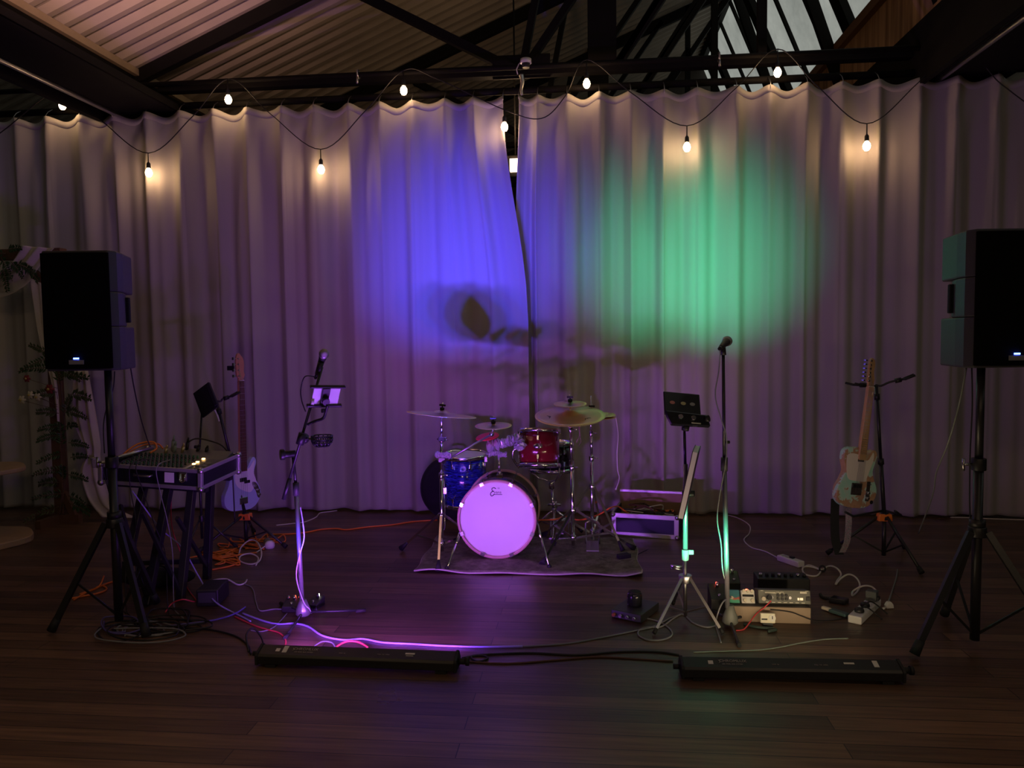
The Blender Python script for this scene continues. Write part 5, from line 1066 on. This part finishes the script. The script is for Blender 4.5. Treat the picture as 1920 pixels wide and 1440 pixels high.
cable('floor_cable', fl_([(866, 1234), (900, 1229), (915, 1234), (895, 1240), (885, 1230), (930, 1226), (1000, 1224), (1080, 1228), (1160, 1222), (1230, 1222), (1273, 1228)], .005), .005, warm_black, 'black cable with a small loop joining the two LED bars')
cable('floor_cable', fl_([(866, 1240), (950, 1244), (1040, 1238), (1120, 1232), (1200, 1236), (1262, 1240)], .0045), .0045, mat('brown_cable', (.10, .04, .02), .6), 'brown cable lying nearest the viewer between the two LED bars')
cable('floor_cable', fl_([(1300, 1223), (1360, 1221), (1420, 1219), (1460, 1214), (1500, 1206), (1545, 1199), (1590, 1197)], .0035), .0035, mat('pale_green_cable', (.20, .23, .2), .5), 'pale green lit cable behind the right LED bar')
cable('floor_cable', fl_([(1170, 1146), (1185, 1156), (1215, 1160), (1240, 1168), (1258, 1182), (1258, 1193), (1240, 1200), (1215, 1200), (1198, 1192), (1198, 1182), (1215, 1176), (1240, 1175), (1262, 1160), (1280, 1152), (1300, 1168), (1325, 1176), (1345, 1172)], .0045), .0045, gc, 'grey cable looping on the floor around the music stand feet')
cable('floor_cable', [fp(1300, 1095, .005)]+fl_([(1345, 1145), (1343, 1170), (1352, 1190)], .004), .0038, gc, 'thin grey cable dropping beside the right leg of the music stand') if False else None
cable('signal_cable', [on_board(0.0, .04, .03) and V(on_board(0.0, .03, .04)), dp(1356, 1128, MR, -.06), dp(1346, 1150, MR, -.08), fp(1342, 1172, .005), fp(1348, 1192, .005), fp(1352, 1205, .005)], .004, gc, 'grey cable dropping from the pedals to the floor left of the right mic stand')
cable('signal_cable', [V(on_board(.205, .0, .035)), V(on_board(.17, -.012, .005)), V(on_board(.12, -.015, -.04)), fp(1395, 1180, .004), fp(1380, 1182, .004)], .0035, redc, 'thin red cable hanging over the front of the wooden board')
cable('signal_cable', [V(on_board(.20, -.008, -.01)), V(on_board(.30, -.008, -.02)), V(on_board(.36, -.010, -.04)), V(on_board(W_+.01, -.01, -.06)), fp(1560, 1163, .004), fp(1590, 1158, .004)], .003, warm_black, 'thin black cable running along the front of the wooden board')
cable('signal_cable', fl_([(1395, 1170), (1420, 1176), (1455, 1180), (1440, 1184)], .008), .008, mat('dark_green_rubber', (.03, .05, .04), .5), 'fat dark green cable end lying before the wooden board')
for i, pp in enumerate(([(1100, 1040), (1120, 1045), (1135, 1052), (1150, 1058), (1165, 1052), (1182, 1046), (1215, 1030)], [(1085, 1030), (1105, 1042), (1122, 1046), (1130, 1055)])):
    cable('floor_cable', fl_(pp, .012), .0035, warm_black, ['thin black cable wriggling across the right of the rug', 'short black cable curling at the foot of the ride stand'][i])
# speaker leads
cable('speaker_lead', [dp(1812, 690, BR), dp(1798, 760, BR, .02), dp(1778, 830, BR, .1), dp(1756, 885, BR, .5), dp(1748, 930, BR, .8), dp(1722, 1000, BR, 1.3)], .004, mat('grey_green_cable', (.25, .28, .25), .5), 'long cable drooping from the right loudspeaker down towards the curtain')
cable('speaker_lead', [dp(1822, 690, BR), dp(1823, 760, BR, .02), dp(1819, 850, BR, .05), dp(1818, 940, BR, .05), dp(1820, 985, BR, .02)], .0035, warm_black, 'thin cable hanging straight beside the right speaker pole')
cable('speaker_lead', [dp(215, 696, BL, .1), dp(212, 730, BL, .1), dp(200, 765, BL, .1), dp(194, 800, BL, .05), dp(196, 850, BL, .02)], .003, warm_black, 'thin cable curling from the left loudspeaker to its pole')
cable('speaker_lead', [dp(245, 690, BL, .15), dp(252, 730, BL, .25), dp(263, 780, BL, .4), dp(275, 820, BL, .55), dp(282, 838, BL, .6)], .0035, warm_black, 'thin cable falling from the left loudspeaker onto the mixing desk')
# leads over the mixer front
for i, (px, d1, d2) in enumerate(((212, 5, 1), (232, -10, 0), (252, 2, 1), (298, 16, 2), (205, 18, 1), (262, 30, 0))):
    top_ = MF @ V(((px-283)/175*.64*1.0, .12, .02)); fr_ = MF @ V(((px-283)/175*.64, -.025, .004)); lo_ = MF @ V(((px+d1*.4-283)/175*.64, -.03, -.14))
    cable('mixer_lead', [top_, fr_, lo_, dp(px+d1, 960+6*i, K, -.02), dp(px+d1*1.6, 1040, K, -.02), fp(px+d1*1.8, 1130+4*i, .004), fp(px+d1*2+14, 1150+3*i, .004)], .0032, warm_black if i != 3 else gc, ['leftmost but one', 'third', 'fourth', 'rightmost, grey', 'leftmost', 'fifth'][i]+' thin lead hanging over the front of the mixer case')
cable('orange_lead', [MF @ V((-.30, .20, .02)), MF @ V((-.27, .30, .065)), MF @ V((-.20, .36, .075)), MF @ V((-.16, .34, .04)), MF @ V((-.17, .28, .02))], .006, orange_rubber, 'orange lead arching over the left end of the mixing desk')
cable('orange_lead', [MF @ V((-.31, .24, .01)), MF @ V((-.26, .34, .05)), MF @ V((-.19, .40, .055)), MF @ V((-.14, .38, .03))], .005, orange_rubber, 'second orange lead just behind the first on the mixing desk')
cable('mixer_lead', [MF @ V((-.02, .46, .06)), MF @ V((.02, .50, .085)), MF @ V((.10, .52, .075)), MF @ V((.20, .54, .03)), MF @ V((.24, .57, -.1)), MF @ V((.25, .60, -.5))], .005, warm_black, 'black lead arching behind the mixing desk to the right')
cable('floor_cable', [MF @ V((-.10, -.03, -.15)), dp(300, 990, K, .1), dp(340, 1025, K, .1), dp(372, 1080, K, .0), dp(400, 1125, ML, .2), fp(440, 1150, .005), fp(470, 1165, .005)], .0045, violet_lit, 'blue violet lit cable swooping from the mixer case down to the floor')
cable('floor_cable', [MF @ V((.05, .15, -.15)), dp(322, 985, K, .2), dp(340, 1040, K, .2), fp(352, 1080, .004), fp(350, 1100, .004), fp(368, 1125, .004)], .0035, redc, 'dark red cable dropping behind the mixer stand leg')
cable('floor_cable', [fp(310, 1148, .005), fp(322, 1132, .03), fp(342, 1124, .06), fp(362, 1128, .03), fp(372, 1128, .006)], .004, redc, 'dark red cable hoop on the floor by the mixer stand')
rnd = random.Random(11)
for i in range(11):
    cx = rnd.uniform(215, 330); cy = rnd.uniform(1150, 1195); rx = rnd.uniform(40, 85); ry = rnd.uniform(10, 22); ph = rnd.random()*6
    pp = [(cx+rx*math.cos(ph+k*.75)*rnd.uniform(.75, 1.1), cy+ry*math.sin(ph+k*.75)*rnd.uniform(.7, 1.15)) for k in range(9+i % 4)]
    o = cable('tangled_cable', [fp(x, y, .005+.004*(i % 5)+.004*rnd.random()) for x, y in pp], .0045, [warm_black, gc, warm_black][i % 3] if i != 7 else mat('dim_blue_cable', (.10, .08, .30), .5), 'dark cable in the tangled heap on the floor under the left speaker stand'); o['group'] = 'tangled cables under the left speaker'
cable('floor_cable', fl_([(270, 1182), (330, 1172), (380, 1166), (420, 1158), (445, 1148), (460, 1138)], .012), .005, mat('dim_blue_cable', (.10, .08, .30), .5), 'dim blue cable leaving the dark tangle towards the left mic stand')
cable('floor_cable', fl_([(330, 1176), (390, 1180), (440, 1192), (465, 1210), (470, 1226)], .006), .005, warm_black, 'black cable from the dark tangle to the left end of the left LED bar')
cable('floor_cable', [fp(466, 1222, .006), fp(462, 1190, .05), fp(475, 1178, .06), fp(490, 1195, .03), fp(494, 1212, .05)], .005, warm_black, 'black cable hoop at the left end of the left LED bar')
cable('floor_cable', fl_([(430, 1090), (470, 1100), (480, 1130), (488, 1145), (515, 1142), (535, 1143)], .004), .004, gc, 'grey cable curving to the pedals at the left mic stand')
cable('floor_cable', fl_([(538, 1150), (525, 1165), (510, 1178), (490, 1184), (470, 1182)], .0035), .0035, gc, 'thin grey cable leaving the pedals towards the left LED bar')
cable('microphone_cable', [dp(563, 950, ML, -.02), dp(568, 980, ML, -.03), dp(570, 1010, ML, -.03), dp(562, 1040, ML, -.03), dp(556, 1070, ML, -.03), dp(558, 1095, ML, -.02), dp(570, 1130, ML, -.04), dp(580, 1142, ML, -.05), fp(584, 1150, .004)], .0036, mat('pale_violet_cable', (.5, .48, .6), .4), 'pale violet cable winding round the left mic stand tube')
# orange and white tangle by the bass stand
rnd = random.Random(21)
for i in range(7):
    cx = [430, 455, 480, 500, 420, 395, 445][i]; cy = [1040, 1030, 1018, 1005, 1048, 1042, 1020][i]
    pp = [(cx+rnd.uniform(-34, 34), cy+rnd.uniform(-12, 12)) for k in range(9)]
    o = cable('orange_cable', [fp(x, y, .006+.006*rnd.random()) for x, y in pp], .0055, orange_rubber, 'orange cable bundled on the floor before the bass guitar stand', sub=5); o['group'] = 'orange cables before the bass stand'
cable('extension_cable', fl_([(295, 1055), (330, 1052), (370, 1043), (400, 1040), (425, 1036)], .006), .006, orange_rubber, 'orange cord passing behind the mixer stand legs')
cable('extension_cable', fl_([(398, 1068), (425, 1063), (445, 1056), (445, 1046), (430, 1038)], .006), .006, orange_rubber, 'orange cord bent in a hook right of the mixer stand')
cable('extension_cable', fl_([(135, 1122), (155, 1118), (185, 1112), (200, 1105), (190, 1098), (170, 1108), (150, 1114), (175, 1105), (215, 1090), (260, 1088), (300, 1082)], .006), .006, orange_rubber, 'orange cord folded on the floor behind the left speaker stand')
cable('extension_cable', [fp(138, 1125, .006), fp(160, 1112, .02), fp(185, 1100, .06), fp(195, 1080, .1)], .005, orange_rubber, 'orange cord rising beside the left speaker stand pole')
cable('white_mains_cable', [fp(448, 1040, .006), fp(452, 1026, .03), fp(468, 1013, .05), fp(482, 1016, .05), fp(490, 1035, .03), fp(486, 1052, .01), fp(470, 1058, .006), fp(450, 1052, .006), fp(452, 1042, .01), fp(470, 1038, .02), fp(484, 1046, .01), fp(480, 1060, .006)], .0055, white_cable, 'white cord in two loops beside the orange cables')
cable('white_mains_cable', [fp(384, 1097, .006), fp(400, 1088, .02), fp(425, 1086, .03), fp(445, 1096, .01), fp(458, 1094, .006), fp(463, 1087, .006)], .0055, white_cable, 'white cord in a low wave right of the mixer stand')
cable('white_mains_cable', fl_([(518, 985), (545, 982), (570, 979), (592, 970), (600, 962), (620, 959), (632, 957)], .005), .005, white_cable, 'white cord running to the curtain foot behind the left mic stand')
c = fp(506, 1028); wpl = thing('white_adapter', (c.x, c.y, 0), 'white round adapter plug on the floor beside the orange cables', 'adapter'); MB(Matrix.Translation((c.x, c.y, .03))).lathe([(.001, -.03), (.032, -.028), (.037, -.01), (.034, .012), (.02, .026), (.001, .028)], 20, caps=False).build('adapter_shell', white_plastic, wpl); MB().cyl((c.x-.02, c.y+.03, .03), (c.x-.05, c.y+.06, .04), .026).build('adapter_neck', mat('olive_plastic', (.20, .20, .13), .5), wpl)
tag(MB().tube(catmull([(c.x-.03, c.y-.01, .02), fp(480, 1036, .006), fp(470, 1038, .006)], 5), .005).build('adapter_cable', white_cable), 'short white cord leading from the white adapter plug to the left', 'cable')
c = fp(392, 1132); db = thing('dark_stage_box', (c.x, c.y, 0), 'low black stage box on the floor at the mixer stand feet', 'stage box'); MB(Matrix.Translation((c.x, c.y+.05, 0)) @ Rz(.15)).box((0, 0, .05), (.13, .2, .10)).build('box_shell', black_plastic, db, bevel=.008)
MB(Matrix.Translation((c.x, c.y+.05, 0)) @ Rz(.15)).box((0, -.102, .055), (.10, .006, .06)).build('socket_panel', dark_plastic, db)
c = fp(300, 1100); pl_ = thing('black_equipment_bag', (c.x, c.y, 0), 'low black bag lying between the mixer stand legs', 'bag'); MB(Matrix.Translation((c.x, c.y, .06)) @ Rz(.2)).ball((0, 0, 0), (.22, .10, .058), 24, 12).build('bag_body', mat('black_bag_cloth', (.012, .011, .014), .9), pl_); MB(Matrix.Translation((c.x, c.y, .06)) @ Rz(.2)).tube(catmull([(-.07, -.05, .05), (-.04, -.05, .085), (.04, -.05, .085), (.07, -.05, .05)], 5), .006).build('carry_handle', rubber, pl_)

# ================================================================== WEDDING ARCH AT THE LEFT EDGE
AR = fp(118, 978); AR.z = 0; dA = 0
arch = thing('wooden_arch', AR, 'dark timber arch at the left edge, hung with white cloth and greenery', 'arch')
tw = mat('dark_timber', (.13, .065, .035), .6, noise=.3, nscale=9)
zt_ = dp(100, 466, AR).z
MB().box((AR.x, AR.y, zt_/2), (.085, .085, zt_)).build('post', tw, arch, bevel=.004)
MB().box((AR.x-.95, AR.y, zt_-.045), (2.15, .09, .09)).build('top_beam', tw, arch, bevel=.004)
MB().box((AR.x-1.95, AR.y, zt_/2), (.085, .085, zt_)).build('post', tw, arch, bevel=.004)
bar(MB(), dp(62, 512, AR, -.03), dp(112, 556, AR, -.03), .08, .04).build('corner_brace', tw, arch)
bar(MB(), AR+V((-.02, -.28, .03)), AR+V((.0, .22, .03)), .08, .05).build('foot_beam', tw, arch); bar(MB(), AR+V((-.22, -.02, .03)), AR+V((.20, -.05, .03)), .09, .05).build('foot_beam', tw, arch); bar(MB(), AR+V((.16, -.05, .03)), AR+V((.02, -.0, .26)), .05, .04).build('foot_brace', tw, arch)
cloth = mat('white_chiffon', (.62, .56, .48), .8, alpha=1)
def drape(rows, dd, label, nfold=3, amp=.03, seed=1):
    n = 22; vs = []; R_ = []
    Ls = catmull([dp(*l, AR, dd) for l, r in rows], 6); Rs = catmull([dp(*r, AR, dd) for l, r in rows], 6)
    for j, (l, r) in enumerate(zip(Ls, Rs)):
        for i in range(n+1):
            u = i/n; p = l.lerp(r, u); p = p - NV*(amp*math.sin(u*PI*2*nfold+seed+j*.05) + amp*.5*math.sin(u*PI*5+j*.13)); vs.append(p)
    m = MB(); m.add(vs, [(j*(n+1)+i, j*(n+1)+i+1, (j+1)*(n+1)+i+1, (j+1)*(n+1)+i) for j in range(len(Ls)-1) for i in range(n)], True)
    o = m.build('cloth_drape', cloth); so = o.modifiers.new('thick', 'SOLIDIFY'); so.thickness = .002; return tag(o, label, 'drape')
drape([((45, 461), (104, 466)), ((32, 485), (92, 478)), ((15, 505), (72, 505)), ((-10, 515), (50, 535)), ((-60, 520), (-5, 560)), ((-130, 500), (-110, 560))], -.12, 'white cloth swag wrapped round the top beam of the timber arch', 2, .02)
drape([((56, 520), (90, 538)), ((64, 570), (92, 575)), ((72, 620), (94, 620)), ((82, 665), (98, 662)), ((92, 700), (104, 700)), ((102, 750), (110, 752)), ((106, 795), (112, 795))], -.06, 'narrow white cloth strip falling down the left of the timber post', 1, .012, 2)
drape([((138, 694), (165, 694)), ((136, 740), (172, 740)), ((138, 790), (180, 790)), ((155, 835), (186, 835)), ((160, 852), (186, 856)), ((148, 880), (190, 880)), ((150, 905), (200, 915)), ((165, 940), (214, 950)), ((186, 968), (256, 972))], .02, 'long white cloth tail falling from the arch to the floor behind the speaker pole', 2, .022, 3)
c = dp(176, 868, AR, -.06); gl = thing('glass_votive', c, 'small pale glass holder tied to the cloth beside the speaker pole', 'glass'); MB(Matrix.Translation(c)).lathe([(.001, -.04), (.018, -.04), (.022, .03), (.024, .045), (.020, .045), (.016, -.03), (.001, -.03)], 16, caps=False).build('glass_cup', mat('pale_glass', (.8, .75, .7), .1, trans=.6), gl); MB(Matrix.Translation(c)).tube([(.023*math.cos(a*PI/6), .023*math.sin(a*PI/6), .035) for a in range(12)], .003, 5, True).build('wire_ring', steel, gl)
green = mat('dark_green_leaf', (.025, .07, .018), .5, noise=.4, nscale=15); green2 = mat('olive_leaf', (.06, .09, .03), .55, noise=.3, nscale=15); twig = mat('brown_twig', (.10, .06, .035), .7)
gar = thing('foliage_garland', AR+V((0, -.12, 0)), 'dark green fern foliage climbing the post of the timber arch', 'foliage')
rnd = random.Random(33)
def frond(p, d, L_, lw, mt, parent, nl=11):
    d = V(d).normalized(); P = [p+d*L_*k/8+V((0, 0, -.18*L_*(k/8)**2)) for k in range(9)]
    fr = MB().tube(P, .0028, 5).build('frond_stem', twig, parent); m = MB()
    for k in range(nl):
        f_ = .12+.86*k/nl; q = P[0].lerp(P[-1], f_); q.z = (p+d*L_*f_).z-.18*L_*f_*f_
        for s in (-1, 1):
            sd = d.cross(V((rnd.uniform(-.3, .3), rnd.uniform(-1, -.4), rnd.uniform(-.2, .4)))).normalized()*s; tip = q+(sd*.8+d*.55)*lw*(1-.55*f_)*rnd.uniform(.75, 1.15)+V((0, rnd.uniform(-.01, .01), 0)); md_ = q.lerp(tip, .5); wv = (tip-q).cross(V((0, -1, .2))).normalized()*lw*.15
            m.add([q, md_+wv+V((0, .004, 0)), tip, md_-wv+V((0, .004, 0))], [(0, 1, 2), (0, 2, 3)])
    m.build('leaves', mt, fr)
stem = [dp(112, 965, AR, -.07), dp(116, 930, AR, -.09), dp(125, 880, AR, -.08), dp(122, 820, AR, -.08), dp(118, 760, AR, -.08), dp(112, 710, AR, -.08), dp(100, 670, AR, -.10)]
MB().tube(catmull(stem, 6), .006, 6).build('main_stem', twig, gar)
spec = [(100, 668, -1, -.3), (92, 665, -.6, .5), (108, 690, .8, -.1), (95, 690, -1, .0), (118, 705, 1, .05), (108, 735, -1, .05), (128, 740, 1, .12), (118, 770, 1, .0), (110, 775, -1, .2), (115, 800, -1.2, .12), (112, 815, -1, -.05), (122, 800, 1, .2),
        (128, 830, 1, .1), (118, 850, -.9, -.2), (132, 858, 1, .25), (120, 880, -1, .0), (128, 890, .8, .0), (112, 905, -1.3, .06), (122, 925, -1, .1), (128, 930, 1, -.1), (132, 945, 1.1, -.15), (110, 950, -.9, -.2), (118, 900, .3, .8), (116, 840, .1, 1), (112, 720, .2, 1), (120, 780, .3, .9), (108, 660, .4, .6)]
for px, py, dx, dz in spec: frond(dp(px, py, AR, -.10), (dx, rnd.uniform(-.5, -.05), dz+rnd.uniform(-.1, .1)), rnd.uniform(.17, .30), rnd.uniform(.05, .08), green if rnd.random() < .7 else green2, gar)
g2 = thing('foliage_garland', dp(20, 480, AR, -.12), 'dark green foliage bunch on the top beam of the timber arch', 'foliage')
for px, py, dx, dz in [(0, 480, .5, -.6), (10, 475, -1, 0), (20, 490, .6, -.5), (5, 500, .3, -.9), (30, 495, .9, -.2), (12, 470, .8, .2), (45, 500, .8, -.5), (-10, 490, .2, -.8)]: frond(dp(px, py, AR, -.15), (dx, -.2, dz), rnd.uniform(.15, .24), .06, green, g2)
def flower(px, py, m, label, r=.028, grp=None):
    c = dp(px, py, AR, -.22); t = thing('flower', c, label, 'flower', grp)
    for k in range(6):
        a = k*PI/3; T = Matrix.Translation(c) @ Matrix.Rotation(PI/2, 4, 'X') @ Rz(a) @ Matrix.Rotation(.5, 4, 'Y'); MB(T).ball((r*.8, 0, 0), (r*.7, r*.42, r*.16), 8, 5).build('petal', m, t)
    MB().ball(c, r*.35, 8, 6).build('flower_centre', mat('flower_centre_yellow', (.5, .4, .1), .6), t)
    MB().tube(catmull([c, c+V((.02, .06, -.02)), dp(108, py+18, AR, -.09)], 5), .002, 4).build('flower_stem', twig, t)
wf = mat('cream_petal', (.62, .58, .42), .6); rf = mat('dark_red_petal', (.22, .015, .02), .6)
flower(38, 750, wf, 'cream flower, leftmost beside the arch foliage', .03); flower(54, 741, wf, 'cream flower, middle one beside the arch foliage'); flower(68, 745, wf, 'cream flower nearest the arch post'); flower(90, 730, rf, 'dark red flower high on the arch foliage', .034); flower(48, 710, rf, 'dark red flower left of the arch foliage', .026)
# cable-drum style table at the left edge
sp_ = fp(-62, 1022); tb2 = thing('round_wooden_table', sp_, 'pale round wooden table cut by the left edge', 'table')
ws = mat('pale_wood_slice', (.42, .30, .17), .6, noise=.25, nscale=6); zt2 = dp(0, 879, sp_).z
def slab(z0, z1, r, nm):
    m = MB(Matrix.Translation((sp_.x, sp_.y, 0))); o = [((r+.02*math.sin(3*a*PI/24)+.012*math.sin(7*a*PI/24))*math.cos(a*PI/24), (r+.02*math.sin(3*a*PI/24)+.012*math.sin(7*a*PI/24))*math.sin(a*PI/24)) for a in range(48)]; m.prism(o, z0, z1); return m.build(nm, ws, tb2, bevel=.008)
slab(zt2-.035, zt2, .40, 'table_top'); slab(.0, .05, .43, 'table_foot'); MB().cyl((sp_.x, sp_.y, .05), (sp_.x, sp_.y, zt2-.035), .10, .09, 20).build('table_column', tw, tb2)
